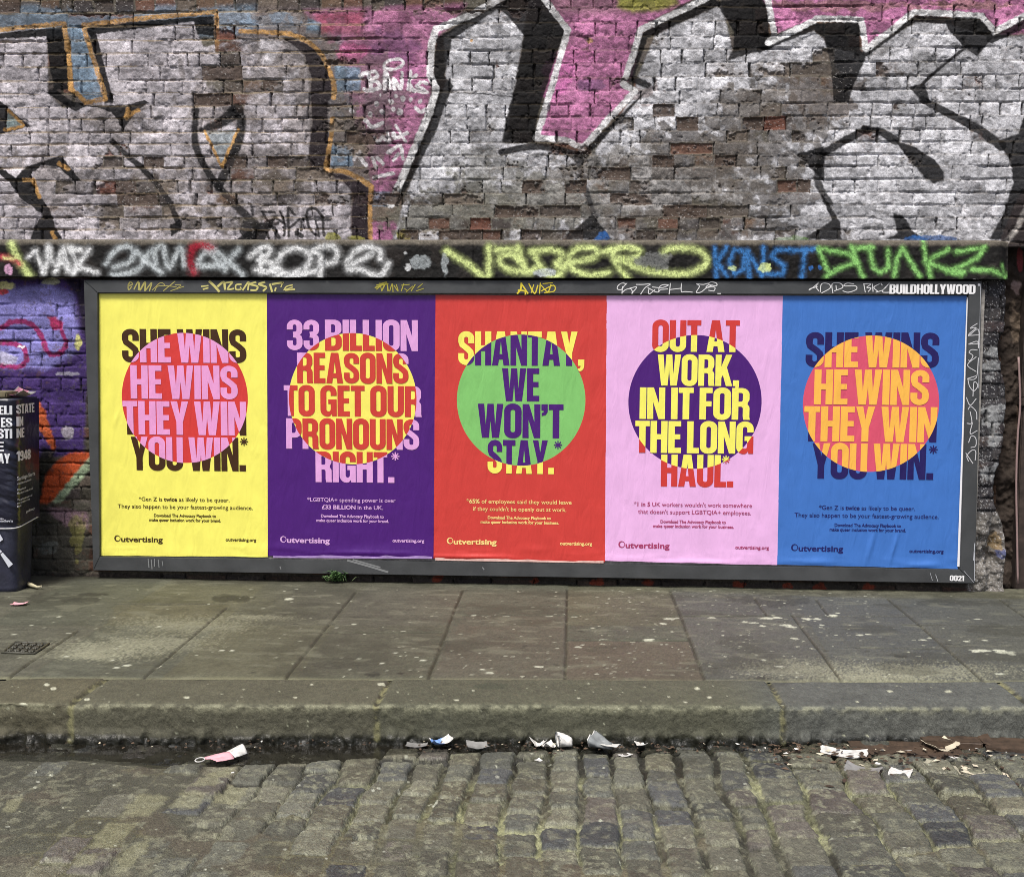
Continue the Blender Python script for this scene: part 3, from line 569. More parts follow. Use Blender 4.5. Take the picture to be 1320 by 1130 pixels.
    J2 = .85*J*(.5+.8*n1); col = col*(1-J2[..., None])+s(58, 56, 45)*J2[..., None]; bl2 = sst(.56, .70, fbm(Xg*3.1, Yg*4.2, 108, 5))*.40; col = col*(1-bl2[..., None])+s(66, 64, 54)*bl2[..., None]; bl3 = sst(.60, .72, fbm(Xg*7+3, Yg*16, 109, 5))*.30; col = col*(1-bl3[..., None])+s(150, 147, 132)*bl3[..., None]
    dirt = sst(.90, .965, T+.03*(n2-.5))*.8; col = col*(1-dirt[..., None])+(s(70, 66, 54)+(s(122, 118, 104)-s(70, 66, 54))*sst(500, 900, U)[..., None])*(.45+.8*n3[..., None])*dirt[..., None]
    moss = (1-sst(.0, .02, T+.012*(n2-.5)))*.5; col = col*(1-moss[..., None])+s(170, 166, 138)*moss[..., None]
    Z = ZP+(n1-.5)*.008+(n2-.5)*.003-J*.008+dirt*.006*n2-.012*sst(.5, 1, T)-.006*(1-sst(0, .03, T))+(rc[np.abs(cells) % 64][..., 0]-.5)*.004
    R = .62+.25*n2
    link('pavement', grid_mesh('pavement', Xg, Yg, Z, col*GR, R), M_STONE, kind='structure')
def kerb():
    xs = np.arange(-1.35, 6.15, .0055)
    prof = [(KW+.004, -.05), (KW-.003, -.002)]+[(KW-.006-(KW-.036)*t, .002*math.sin(3*t)) for t in np.linspace(0, 1, 34)]+[(.016-.016*math.sin(a), -.016+.016*math.cos(a)) for a in np.linspace(.1, math.pi/2, 8)]+[(0-.008*t, -.016-.17*t) for t in np.linspace(0, 1, 30)[1:]]
    pr = np.array(prof)
    T, Xg = np.meshgrid(pr[:, 0], xs, indexing='ij'); DZ = np.repeat(pr[:, 1:2], len(xs), 1)
    Yg = yk(Xg)+T; idx = np.arange(len(pr))[:, None]/len(pr)
    vert = sst(.50, .60, idx)*np.ones_like(Xg)
    jx = [on_z(p, 905, ZP)[0] for p in (94, 487, 1006)]+[4.52, -.6]
    G = np.zeros_like(Xg)
    for x in jx: G = np.maximum(G, 1-sst(.004, .018, np.abs(Xg-x+.012*(fbm(Xg*5, DZ*25+T*9, 111)-.5))))
    n1 = fbm(Xg*5, (T+DZ)*9, 113, 4); n2 = fbm(Xg*38, T*38+DZ*38, 115, 4); n3 = fbm(Xg*95, T*95+DZ*95, 117, 3)
    low = sst(-.06, -.14, -(-DZ)) if False else sst(.05, .13, -DZ)
    brk = sst(.95, .55, Xg)*vert
    low = sst(.085, .135, -DZ); out = -vert*((n1-.5)*.007+(n2-.5)*(.006+.012*low)+(n3-.5)*.004)-low*vert*sst(.40, .65, fbm(Xg*23, DZ*9, 119, 4))*.018+brk*(n1-.3)*.05
    up = (n1-.5)*.006+(n2-.5)*.003-(1-vert)*0
    nj = np.searchsorted(sorted(jx), xs)[None, :]; tilt = np.array([.0, .003, -.002, .002, -.003, 0])[nj % 6]
    dip = -.022*sst(.62, .25, Xg)
    base = s(104, 100, 86)*(.70+.30*n1[..., None]+.35*(n2[..., None]-.4))
    rt = sst(3.3, 3.7, Xg)[..., None]; base = base*(1-rt)+s(110, 110, 109)*(.62+.35*n1[..., None]+.45*(n2[..., None]-.4))*rt
    tintc = np.array([[1, 1, 1], [1.05, 1.0, .93], [1, 1, 1], [.96, 1, 1.0], [1, 1, 1], [1, 1, 1]])[nj[0] % 6][None]; base = base*tintc
    face_shade = sst(.018, .05, -DZ+.02*(n2-.5))*(.20-.14*sst(3.3, 3.7, Xg)); base = base*(1-face_shade[..., None])+s(58, 57, 50)*(.6+.8*n2[..., None])*face_shade[..., None]  # kerb face darker than its top: shade from overhead light put into the colour
    worn = np.exp(-((idx-.56)/.05)**2)*sst(.30, .65, n2)*.55; base = base*(1-worn[..., None])+s(178, 174, 152)*worn[..., None]  # pale line along the kerb edge is a painted highlight
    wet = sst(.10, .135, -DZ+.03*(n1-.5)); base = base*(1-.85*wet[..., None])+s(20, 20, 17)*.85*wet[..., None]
    mj = G*.8; gold = sst(.35, .6, n2)[..., None]; base = base*(1-mj[..., None])+(s(150, 144, 108)*gold+s(60, 58, 46)*(1-gold))*mj[..., None]
    rnd = random.Random(9); U, V = proj(Xg, Yg, ZP+DZ); c = Canvas(U, V, base)
    for x, y, r in [(240, 898, 4), (68, 888, 4.5), (30, 908, 5), (112, 901, 4), (60, 883, 4), (380, 898, 2.5), (402, 881, 3), (746, 900, 4), (899, 888, 4.5), (914, 899, 3.5), (862, 898, 3), (884, 905, 3), (1147, 890, 4.5), (1222, 890, 4.5), (1105, 903, 3), (588, 902, 3), (491, 881, 6), (610, 890, 2)]: c.blob((x, y), (r, r*.45), s(212, 208, 192), .95, .5, x)
    for _ in range(90): c.blob((rnd.uniform(0, 1320), rnd.uniform(880, 948)), (rnd.uniform(.8, 1.8), rnd.uniform(.5, 1)), s(190, 188, 170), .8, .4, _)
    c.blob((635, 884), (22, 4), s(70, 74, 62), .6, .6, 8); c.blob((458, 888), (6, 3), s(74, 76, 60), .6, .6, 9)
    sk = np.random.RandomState(3).rand(*Xg.shape)[..., None]; col = c.out()*(.60+.44*n3[..., None]+.40*sk)
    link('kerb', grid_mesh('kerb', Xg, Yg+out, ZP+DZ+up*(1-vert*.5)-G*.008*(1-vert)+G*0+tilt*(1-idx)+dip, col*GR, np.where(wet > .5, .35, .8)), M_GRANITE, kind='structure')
def road():
    xs = np.arange(-.3, 5.6, .0038); ts = np.arange(.03, -1.9, -.0047)
    Xg, T = np.meshgrid(xs, ts); Yg = yk(Xg)+T
    U, V = proj(Xg, Yg, np.full_like(Xg, -.01))
    xw = Xg+(fbm(Xg*4, Yg*4, 121, 2)-.5)*.045+(fbm(Xg*40, Yg*40, 123, 3)-.5)*.014; yw = T+(fbm(Xg*4+8, Yg*4, 125, 2)-.5)*.045+(fbm(Xg*40+3, Yg*40, 127, 3)-.5)*.014
    rnd = np.random.RandomState(31); b = [-.8]
    while b[-1] < 6.3: b.append(b[-1]+(rnd.uniform(.108, .135) if b[-1] < 3.28 else rnd.uniform(.14, .19)))
    b = np.array(b); j = np.searchsorted(b, xw)-1; dx = np.minimum(xw-b[j], b[j+1]-xw)
    dy = np.ones_like(Xg); ID = np.zeros(Xg.shape, int); gy = 0
    for k in range(len(b)-1):
        mk = j == k
        if not mk.any(): continue
        q = [.08+rnd.rand()*.12]
        while q[-1] > -2.6: q.append(q[-1]-rnd.uniform(.13, .215))
        q = np.array(q); t = yw[mk]; i = np.searchsorted(-q, -t)-1
        i = np.clip(i, 0, len(q)-2); dy[mk] = np.minimum(np.abs(q[i]-t), np.abs(t-q[i+1])); ID[mk] = k*24+i
    r = np.random.RandomState(33).rand(ID.max()+1, 6)[ID]
    wide = .003+.010*sst(1.9, 2.4, Xg)*(1-sst(3.3, 3.9, Xg)*.3)*sst(.38, .62, fbm(Xg*3, Yg*2.2, 129, 3))
    # rounded stone tops
    rad = .013; ax = np.clip(rad-(dx-wide), 0, None); ay = np.clip(rad-(dy-.006-.004*r[..., 4]), 0, None); dist = np.hypot(ax, ay)
    top = np.sqrt(np.clip(1-(np.minimum(dist, rad)/rad)**2, 0, 1)); stone = sst(.05, .45, top)
    n1 = fbm(Xg*3, Yg*3, 131, 4); n2 = fbm(Xg*17, Yg*17, 133, 4); n3 = fbm(Xg*75, Yg*75, 135, 3)
    fall = .010*T*-1*0
    gw = .10+.18*(1-sst(1.55, 2.5, Xg))*sst(.35, .8, Xg); tn = T+.20*(n1-.5)+.05*(n2-.5); zroad = -.012+.012*sst(-.02, -.45, T)-.024*sst(-gw-.07, -gw+.05, tn)*(1-.8*sst(3.35, 3.8, Xg))
    hs = (r[..., 0]-.5)*.018+(r[..., 1]-.5)*.10*np.clip(dx, 0, .05)+top*.015-.015+(n2-.5)*.012*stone+(n3-.5)*.006+(r[..., 5]-.5)*.09*np.clip(dy, 0, .08)
    floor_ = -.025+(n2-.5)*.016
    # asphalt and silt smeared over the stones: left side, and patches along the front
    fm = np.zeros_like(Xg)
    for x, y, a_, b_, q in ((40, 1040, 330, 120, 1.15), (330, 1120, 260, 60, .9), (560, 1090, 150, 45, .66), (520, 1120, 150, 40, .7), (690, 1110, 90, 40, .35), (1000, 1120, 140, 38, .6), (860, 1060, 60, 40, .30), (1240, 1115, 120, 40, .55), (0, 985, 200, 30, .5), (140, 1080, 200, 80, .7), (700, 1130, 400, 34, .62), (1150, 1130, 260, 34, .62), (620, 1075, 60, 30, .5), (900, 1090, 70, 26, .5)):
        fm = np.maximum(fm, q*np.exp(-(((U-x)/a_)**2+((V-y)/b_)**2)))
    fm = np.where(U < -100, np.maximum(fm, .9), fm)
    fill = sst(.38, .66, fm+.6*(n1-.5)+.36*(n2-.5)+.10)
    fz = -.0035+.010*sst(.6, .95, fm)+(n1-.5)*.010+(n2-.5)*.004-.012*(1-fill)
    Zs = np.maximum(hs, floor_); Zf = np.maximum(Zs*1.0, fz*fill+(-.05)*(1-fill)); over = sst(0, .004, Zf-Zs)*fill
    Z = zroad+Zf*(1-0*fill)
    pal = np.array([s(112, 110, 98), s(104, 102, 90), s(116, 113, 98), s(100, 99, 94), s(86, 86, 86), s(108, 104, 90), s(118, 112, 94), s(108, 100, 92), s(106, 105, 96), s(122, 118, 102)])
    cs = (pal[(r[..., 2]*9.999).astype(int)]*.9+s(106, 104, 92)*.1)*(.62+.58*r[..., 3:4]+.35*(n2[..., None]-.5))
    spk = sst(.60, .70, fbm(Xg*50, Yg*50, 137, 3))*sst(.4, .7, r[..., 4]); cs = cs*(1-.45*spk[..., None])+s(168, 165, 138)*.45*spk[..., None]
    yel = sst(1.7, 2.5, Xg)*(1-.3*sst(3.9, 4.6, Xg))*sst(.44, .60, fbm(Xg*2.6, Yg*2.6, 143, 4)); jc = s(160, 158, 120)*yel[..., None]+s(92, 89, 74)*(1-yel[..., None]); jc = jc*(.55+.8*n3[..., None])*(.7+.5*n1[..., None])
    gone = np.maximum(.8*sst(.54, .66, fbm(Xg*4.5, Yg*4.5, 139, 3)), sst(-.50, -.34, tn)); jc = jc*(1-.78*gone[..., None])+s(30, 28, 22)*.78*gone[..., None]
    gr2 = (ay > ax)*sst(.42, .6, n1)*(1-gone)*.6; jc = jc*(1-gr2[..., None])+s(156, 152, 122)*gr2[..., None]
    col = cs*stone[..., None]+jc*(1-stone[..., None])
    rim = (1-sst(.30, .75, top))*stone*sst(.45, .62, n2)*.6; col = col*(1-rim[..., None])+s(172, 170, 146)*rim[..., None]
    ca = s(100, 97, 82)*(.74+.36*n1[..., None]+.3*(n2[..., None]-.5)); red = sst(.58, .70, fbm(Xg*5, Yg*5, 141, 3))*.2; ca = ca*(1-red[..., None])+s(116, 92, 76)*red[..., None]
    ghost = (1-stone)*fill*.30*sst(.4, .6, n1)[...]; ca = ca*(1-ghost[..., None])+s(140, 132, 96)*ghost[..., None]
    ca = ca*(1-.16*sst(.6, 1, fm))[..., None]
    col = col*(1-over[..., None])+ca*over[..., None]
    cg = Canvas(U+(n3-.5)*5+(n2-.5)*10, V+(n2-.5)*6+(n3-.5)*3, col)                # worn stones showing through the asphalt
    for q in ('440,925 530,840 630,845 560,920', '330,1040 400,950 520,940 470,1000 400,1045', '430,1110 470,1040 560,1000 540,1060 470,1110', '620,880 680,820 770,830 740,885', '0,900 30,860 90,850 40,905', '270,1110 300,1075 390,1060 350,1115', '700,810 780,740 880,720 800,800', '790,860 850,790 930,790 890,860'):
        cg.poly(P(q, 0, 740, 2.897), s(150, 145, 114), .62, 2.2)
    c = Canvas(U, V, cg.out())
    rr = random.Random(3)
    for _ in range(150): c.blob((rr.uniform(0, 1320), rr.uniform(972, 1130)), (rr.uniform(1.2, 3.4), rr.uniform(.8, 1.8)), s(*rr.choice([(190, 188, 168), (206, 204, 186), (170, 166, 140)])), rr.uniform(.5, .9), .6, _)
    sk = np.random.RandomState(4).rand(*Xg.shape)[..., None]; ch = sst(.56, .66, fbm(Xg*30, Yg*30, 145, 4))*.35; col = c.out()*1.08; col = (col*(1-ch[..., None])+s(164, 160, 134)*ch[..., None])*(.52+.46*n3[..., None]+.52*sk)
    # the gutter is wet
    wet = sst(-gw-.06, -gw+.06, tn+.05*(n2-.5))*(1-.55*sst(3.4, 3.8, Xg))*.8
    wet = np.maximum(wet, .9*(1-sst(.0, .006, Z+.031)))
    col = col*(1-.80*wet[..., None])+s(22, 21, 17)*.80*wet[..., None]
    R = np.clip(.66+.25*(n3-.5)-.26*sst(.48, .62, n1)-.42*wet, .2, 1)
    link('road', grid_mesh('road', Xg, Yg, Z, col*np.array([.685, .72, .715]), R), M_SETT, kind='structure')
    # standing water in the low gutter, left half
    px = np.linspace(.45, 2.6, 60); v = []; f = []
    for x in px: v += [(x, float(yk(x))+.025, -.0325), (x, float(yk(x))-.46, -.0325)]
    for i in range(len(px)-1): f.append((2*i, 2*i+1, 2*i+3, 2*i+2))
    mt, n, bsdf = new_mat('gutter_water'); bsdf.inputs['Base Color'].default_value = (.012, .011, .008, 1); bsdf.inputs['Roughness'].default_value = .06; bsdf.inputs['Specular IOR Level'].default_value = .5
    add_bump(n, bsdf, [(9, .03, .01)])
    link('gutter_water', pymesh('gutter_water', v, f), mt, kind='structure')
pavement(); kerb(); road()

# ------------------------------------------------------------------ heavy condensed lettering, drawn from scratch
def arc(cx, cy, rx, ry, a0, a1, n=7): return [(cx+rx*math.cos(math.radians(a0+(a1-a0)*i/n)), cy+ry*math.sin(math.radians(a0+(a1-a0)*i/n))) for i in range(n+1)]
def rr(x0, y0, x1, y1, rx, ry=None):
    ry = ry or rx
    return arc(x1-rx, y0+ry, rx, ry, -90, 0)+arc(x1-rx, y1-ry, rx, ry, 0, 90)+arc(x0+rx, y1-ry, rx, ry, 90, 180)+arc(x0+rx, y0+ry, rx, ry, 180, 270)
def thick(path, w, hw=None):
    """outline of a stroked centre line; w across the stems, hw across the horizontals"""
    p = np.array(path, float); hw = hw or w; L = []; Rr = []
    for i in range(len(p)):
        t = p[min(i+1, len(p)-1)]-p[max(i-1, 0)]; t = t/np.linalg.norm(t); nn = np.array([-t[1], t[0]])
        k = math.hypot(nn[0]*w/2, nn[1]*hw/2)
        L.append(tuple(p[i]+nn*k)); Rr.append(tuple(p[i]-nn*k))
    return L+Rr[::-1]
def box(x0, y0, x1, y1): return [(x0, y0), (x1, y0), (x1, y1), (x0, y1)]
def spath(w=.5):
    c = w/2; r = c-.085
    return [(w-.085, .66), (w-.085, .76)]+arc(c, .79, r, .135, 0, 180, 12)+[(.085, .70), (.11, .61), (c-.03, .535), (c+.06, .465), (w-.1, .38), (w-.085, .30)]+arc(c, .21, r, .135, 0, -180, 12)+[(.085, .25), (.085, .34)]
def star():
    o = []
    for k in range(8):
        a = math.radians(90+45*k)
        for da, r in ((-.13, .5), (.13, .5)): o.append((.5*.9+r*.9*math.cos(a+da), .5*.9+r*.9*math.sin(a+da)))
        b = a+math.radians(22.5); o.append((.45+.16*math.cos(b), .45+.16*math.sin(b)))
    return o
G = {}
G['H'] = (.50, [[[(0, 0), (.175, 0), (.175, .43), (.325, .43), (.325, 0), (.5, 0), (.5, 1), (.325, 1), (.325, .58), (.175, .58), (.175, 1), (0, 1)]]])
G['E'] = (.375, [[[(0, 0), (.37, 0), (.37, .15), (.175, .15), (.175, .44), (.345, .44), (.345, .58), (.175, .58), (.175, .85), (.365, .85), (.365, 1), (0, 1)]]])
G['F'] = (.36, [[[(0, 0), (.175, 0), (.175, .42), (.335, .42), (.335, .57), (.175, .57), (.175, .85), (.36, .85), (.36, 1), (0, 1)]]])
G['L'] = (.35, [[[(0, 0), (.35, 0), (.35, .15), (.175, .15), (.175, 1), (0, 1)]]])
G['T'] = (.42, [[[(.1225, 0), (.2975, 0), (.2975, .85), (.42, .85), (.42, 1), (0, 1), (0, .85), (.1225, .85)]]])
G['I'] = (.175, [[box(0, 0, .175, 1)]])
G['W'] = (.74, [[[(0, 1), (.125, 0), (.315, 0), (.37, .52), (.425, 0), (.615, 0), (.74, 1), (.57, 1), (.51, .36), (.455, 1), (.285, 1), (.23, .36), (.17, 1)]]])
G['N'] = (.51, [[[(0, 0), (.165, 0), (.165, .56), (.34, 0), (.51, 0), (.51, 1), (.345, 1), (.345, .46), (.175, 1), (0, 1)]]])
G['Y'] = (.50, [[[(.163, 0), (.337, 0), (.337, .38), (.5, 1), (.325, 1), (.25, .62), (.175, 1), (0, 1), (.163, .38)]]])
G['O'] = (.50, [[rr(0, -.012, .5, 1.012, .235, .21), rr(.172, .15, .328, .85, .075, .07)[::-1]]])
G['0'] = G['O']
G['D'] = (.50, [[[(0, 0)]+arc(.27, .21, .23, .21, -90, 0)+arc(.27, .79, .23, .21, 0, 90)+[(0, 1)], ([(.175, .15)]+arc(.25, .23, .075, .08, -90, 0)+arc(.25, .77, .075, .08, 0, 90)+[(.175, .85)])[::-1]]])
G['U'] = (.50, [[[(0, 1)]+arc(.25, .20, .25, .212, 180, 360, 14)+[(.5, 1), (.327, 1)]+arc(.25, .215, .077, .075, 0, -180, 10)+[(.173, 1)]]])
G['S'] = (.49, [[thick(spath(.49), .172, .15)]])
G['A'] = (.54, [[[(0, 0), (.175, 0), (.2, .18), (.34, .18), (.365, 0), (.54, 0), (.385, 1), (.155, 1)], [(.215, .32), (.27, .74), (.325, .32)][::-1]]])
G['R'] = (.51, [[[(0, 0), (.173, 0), (.173, .42), (.25, .42)]+arc(.25, .34, .075, .08, 90, 0)+[(.325, .1), (.34, 0), (.515, 0), (.5, .08), (.5, .32)]+arc(.38, .36, .12, .13, 0, 60, 4)+arc(.36, .66, .135, .13, -50, 0, 4)+arc(.285, .80, .21, .2, 0, 90)+[(0, 1)],
          ([(.173, .56), (.25, .56)]+arc(.25, .63, .07, .07, -90, 0, 5)+arc(.25, .80, .07, .065, 0, 90, 5)+[(.173, .865)])[::-1]]])
G['P'] = (.49, [[[(0, 0), (.173, 0), (.173, .37), (.27, .37)]+arc(.27, .58, .22, .21, -90, 0)+arc(.27, .79, .22, .21, 0, 90)+[(0, 1)], ([(.173, .51), (.24, .51)]+arc(.24, .59, .077, .08, -90, 0, 5)+arc(.24, .785, .077, .08, 0, 90, 5)+[(.173, .865)])[::-1]]])
G['B'] = (.50, [[[(0, 0)]+arc(.29, .2, .21, .2, -90, 0)+arc(.37, .36, .13, .15, 0, 70, 4)+arc(.36, .67, .13, .13, -60, 0, 4)+arc(.28, .81, .21, .19, 0, 90)+[(0, 1)], ([(.173, .14)]+arc(.25, .22, .077, .08, -90, 0, 5)+arc(.25, .37, .077, .07, 0, 90, 5)+[(.173, .44)])[::-1], ([(.173, .575)]+arc(.245, .645, .072, .07, -90, 0, 5)+arc(.245, .795, .072, .07, 0, 90, 5)+[(.173, .865)])[::-1]]])
G['G'] = (.50, [[[(.33, .68), (.5, .68), (.5, .79)]+arc(.25, .79, .25, .222, 0, 180, 12)+arc(.22, .21, .22, .222, 180, 280, 8)+[(.30, .02), (.345, .09), (.375, 0), (.5, 0), (.5, .54), (.25, .54), (.25, .41), (.33, .41), (.33, .24)]+arc(.25, .22, .078, .08, 0, -180, 8)+arc(.25, .78, .078, .075, 180, 0, 8)]])
G['K'] = (.53, [[[(0, 0), (.175, 0), (.175, .25), (.235, .38), (.345, 0), (.53, 0), (.35, .6), (.515, 1), (.335, 1), (.175, .6), (.175, 1), (0, 1)]]])
G['3'] = (.47, [[thick([(.085, .69), (.085, .76)]+arc(.235, .79, .15, .135, 180, 0, 12)+[(.385, .68), (.37, .60), (.31, .545), (.20, .525)], .165, .14)], [thick([(.20, .495), (.31, .48), (.37, .42), (.385, .33)]+arc(.235, .21, .15, .135, 0, -180, 12)+[(.085, .24), (.085, .31)], .165, .14)]])
G['2'] = (.47, [[thick([(.085, .66), (.085, .76)]+arc(.235, .79, .15, .135, 180, 0, 12)+[(.385, .66), (.33, .5), (.2, .3), (.1, .12)], .165, .14)], [box(0, 0, .47, .15)]])
G['1'] = (.28, [[[(.1, 0), (.28, 0), (.28, 1), (.13, 1), (0, .86), (0, .72), (.1, .74)]]])
G['4'] = (.5, [[[(.28, 0), (.44, 0), (.44, .18), (.5, .18), (.5, .32), (.44, .32), (.44, 1), (.25, 1), (0, .33), (0, .18), (.28, .18)], [(.14, .32), (.28, .72), (.28, .32)][::-1]]])
G['9'] = (.49, [[rr(0, .40, .49, 1.012, .235, .21), rr(.17, .54, .32, .86, .07)[::-1]], [thick([(.405, .62), (.405, .25)]+arc(.245, .2, .16, .13, 0, -180, 10), .165, .14)]])
G['8'] = (.5, [[rr(.01, .47, .49, 1.012, .22, .2), rr(.175, .6, .325, .87, .07)[::-1]], [rr(0, -.012, .5, .54, .23, .2), rr(.172, .13, .328, .41, .07)[::-1]]])
G['M'] = (.64, [[[(0, 0), (.16, 0), (.16, .62), (.25, 0), (.39, 0), (.48, .62), (.48, 0), (.64, 0), (.64, 1), (.42, 1), (.32, .42), (.22, 1), (0, 1)]]])
G['.'] = (.18, [[box(0, 0, .18, .17)]]); G[','] = (.18, [[[(0, .17), (0, 0), (.085, 0), (.08, -.05), (.06, -.085), (0, -.10), (0, -.165), (.09, -.155), (.15, -.105), (.175, -.03), (.18, .17)]]])
G["'"] = (.17, [[[(0, .83), (.06, .83), (.07, .76), (.01, .74), (.01, .67), (.11, .69), (.17, .78), (.17, 1), (0, 1)]]])
GAP, SPACE = .048, .15
def embolden(q, d):
    out = []
    for c in q:
        a_ = np.array(c, float); ar = np.sum(a_[:, 0]*np.roll(a_[:, 1], -1)-np.roll(a_[:, 0], -1)*a_[:, 1])
        keep = [i for i in range(len(a_)) if np.linalg.norm(a_[i]-a_[i-1]) > 1e-6]; a_ = a_[keep]; N_ = len(a_); o = []
        hole = c is not q[0]; sg = (1 if ar > 0 else -1)*(-1 if hole else 1)
        for i in range(N_):
            e0 = a_[i]-a_[i-1]; e1 = a_[(i+1) % N_]-a_[i]; e0 = e0/np.linalg.norm(e0); e1 = e1/np.linalg.norm(e1)
            n0 = np.array([e0[1], -e0[0]]); n1 = np.array([e1[1], -e1[0]]); m_ = n0+n1; L = max(m_ @ m_, .5); o.append(tuple(a_[i]+sg*2*m_/L*d*.999))
        out.append(o)
    return out
for k_ in G: G[k_] = (G[k_][0], [embolden(q, .010) for q in G[k_][1]])
def lay(txt):
    x = 0; out = []
    for ch in txt:
        if ch == ' ': x += SPACE; continue
        w, shapes = G[ch]
        for q in shapes: out.append([[(x+a, b) for a, b in cc] for cc in q])
        x += w+GAP
    return x-GAP, out
def tri_shapes(shapes, fn, V, Fc, lift=0.0):
    for k, q in enumerate(shapes):
        tr = tessellate_polygon([[Vector((a, b, 0)) for a, b in cc] for cc in q]); flat = [p for cc in q for p in cc]; o = len(V)
        for a, b in flat: V.append(fn(a, b, lift+(k % 2)*.00012))
        for t in tr: Fc.append(tuple(o+i for i in t))
def set_line(txt, x0, x1, y0, y1, V, Fc, fn):
    """letters of txt stretched between x0..x1 and y0..y1 (a trailing comma or stop counts)"""
    w, sh = lay(txt); k = (x1-x0)/w; h = y1-y0
    tri_shapes(sh, lambda a, b, l: fn(x0+a*k, y0+b*h, l), V, Fc)
def face_front(me, nrm=(0, -1, 0)):
    bm = bmesh.new(); bm.from_mesh(me); nv = Vector(nrm)
    fl = [f for f in bm.faces if f.normal.dot(nv) < 0]; bmesh.ops.reverse_faces(bm, faces=fl); bm.to_mesh(me); bm.free(); return me
def font_shape(txt, bold):
    cu = bpy.data.curves.new('t', 'FONT'); cu.body = txt; cu.resolution_u = 3; cu.size = 1
    cu.offset = .028 if bold else .007
    o = bpy.data.objects.new('t', cu); COL.objects.link(o); dg = bpy.context.evaluated_depsgraph_get()
    me = bpy.data.meshes.new_from_object(o.evaluated_get(dg)); COL.objects.unlink(o); bpy.data.objects.remove(o); bpy.data.curves.remove(cu)
    v = np.array([tuple(q.co)[:2] for q in me.vertices]); f = [tuple(p.vertices) for p in me.polygons]; bpy.data.meshes.remove(me)
    return v, f
def set_text(parts, x0, x1, yb, size, V, Fc, fn):
    """small print: parts = [(text, bold)], fitted to x0..x1 on baseline yb"""
    x = 0; acc = []
    for t, bo in parts:
        v, f = font_shape(t, bo); adv = v[:, 0].max()+(.06 if t[-1] != ' ' else .3)
        if t.startswith(' '): v = v+np.array([.0, 0])
        acc.append((v+np.array([x, 0]), f)); x += adv+.22
    allx = np.concatenate([a[0][:, 0] for a in acc]); k = (x1-x0)/(allx.max()-allx.min()); mn = allx.min()
    for v, f in acc:
        o = len(V)
        for a, b in v: V.append(fn(x0+(a-mn)*k, yb+b*size, 0))
        for q in f: Fc.append(tuple(o+i for i in q))

# ------------------------------------------------------------------ the billboard
YP, YF = -0.004, -0.026                                       # paper face, frame face
def fx(x, y, Y=YF): q = on_y(x, y, Y); return q[0], q[2]
bb = empty('billboard', (2.46, 0.0, 0.166), label='wide dark grey framed billboard holding five posters on the tunnel wall', cat='billboard')
M_FRAME = flat_mat('frame_paint', s(68, 70, 71), .5, .4, [(30, .2, .004), (160, .2, .001)], .24, 7)
def rail(px, n):
    """four corners in the photograph, carried onto the frame face; the bar runs back to the wall"""
    q = [fx(*p) for p in px]; bm = bmesh.new()
    f = [bm.verts.new((a, YF, b)) for a, b in q]; k = [bm.verts.new((a, YW-.004, b)) for a, b in q]
    bm.faces.new(f); bm.faces.new(k[::-1])
    for i in range(4): bm.faces.new((f[i], k[i], k[(i+1) % 4], f[(i+1) % 4]))
    bmesh.ops.recalc_face_normals(bm, faces=bm.faces)
    bmesh.ops.bevel(bm, geom=[e for e in bm.edges if all(v.co.y < 0 for v in e.verts)], offset=.002, segments=2, affect='EDGES')
    link('rail', bm_done('rail', bm), M_FRAME, bb)
rail([(108, 361), (1265.5, 362.5), (1248.6, 379.6), (125.6, 377.2)], 0); rail([(128.6, 717.4), (1237.5, 734.2), (1256.6, 751.6), (120.5, 734.8)], 0)
rail([(107.8, 361.2), (125.4, 377.6), (128.4, 717.6), (120.2, 734.6)], 0); rail([(1248.8, 379.8), (1265.7, 362.7), (1256.8, 751.4), (1237.7, 734.0)], 0)
a = on_y(118, 370, .004); b_ = on_y(1256, 742, .004); bm = bmesh.new(); bm_box(bm, (a[0], .004, b_[2]), (b_[0], YW-.006, a[2]))
link('back_board', bm_done('back_board', bm), flat_mat('pasted_board', s(150, 146, 140), .8, mottle=.3), bb)
def ribbons(lines, ww, name, col, parent, Y=YF-.0011, rough=.6, k0=0, op=None):
    V = []; Fc = []
    for li, (q, w) in enumerate(lines):
        p = np.array(q, float); p = catmull(p, 4) if len(p) > 2 else p
        p = np.array([[on_y(x, y, Y)[0], on_y(x, y, Y)[2]] for x, y in p]); w = w*ww*.0044/2; dy = Y-.00004*(li+k0)
        for i in range(len(p)-1):
            t = p[i+1]-p[i]; L = np.linalg.norm(t)
            if L < 1e-6: continue
            t /= L; nn = np.array([-t[1], t[0]])*w; a0 = p[i]-t*w*.4; b0 = p[i+1]+t*w*.4; o = len(V); dd = dy-.000006*(i % 2)
            for c in (a0+nn, b0+nn, b0-nn, a0-nn): V.append((c[0], dd, c[1]))
            Fc.append((o, o+1, o+2, o+3))
    return link(name, face_front(pymesh(name, V, Fc)), flat_mat(name+'_paint', col, rough), parent)
k = 5.28
ribbons([(P(q, 150, 355, k), w) for q, w in (('90,45 80,70 110,60 95,45 80,75 85,100 105,75', 1.3), ('120,95 150,40 150,100', 1.6), ('155,50 160,100 195,45 195,105', 2.2), ('200,100 240,50 225,105', 1.6), ('245,100 300,50 330,70 280,75 260,108', 1), ('320,105 400,40', 1.2), ('330,70 380,75 410,80', 1), ('370,105 400,95 460,75', 1), ('400,65 440,62', 1), ('415,85 440,70', .8))], 1, 'graffiti_tag', s(176, 168, 96), bb)
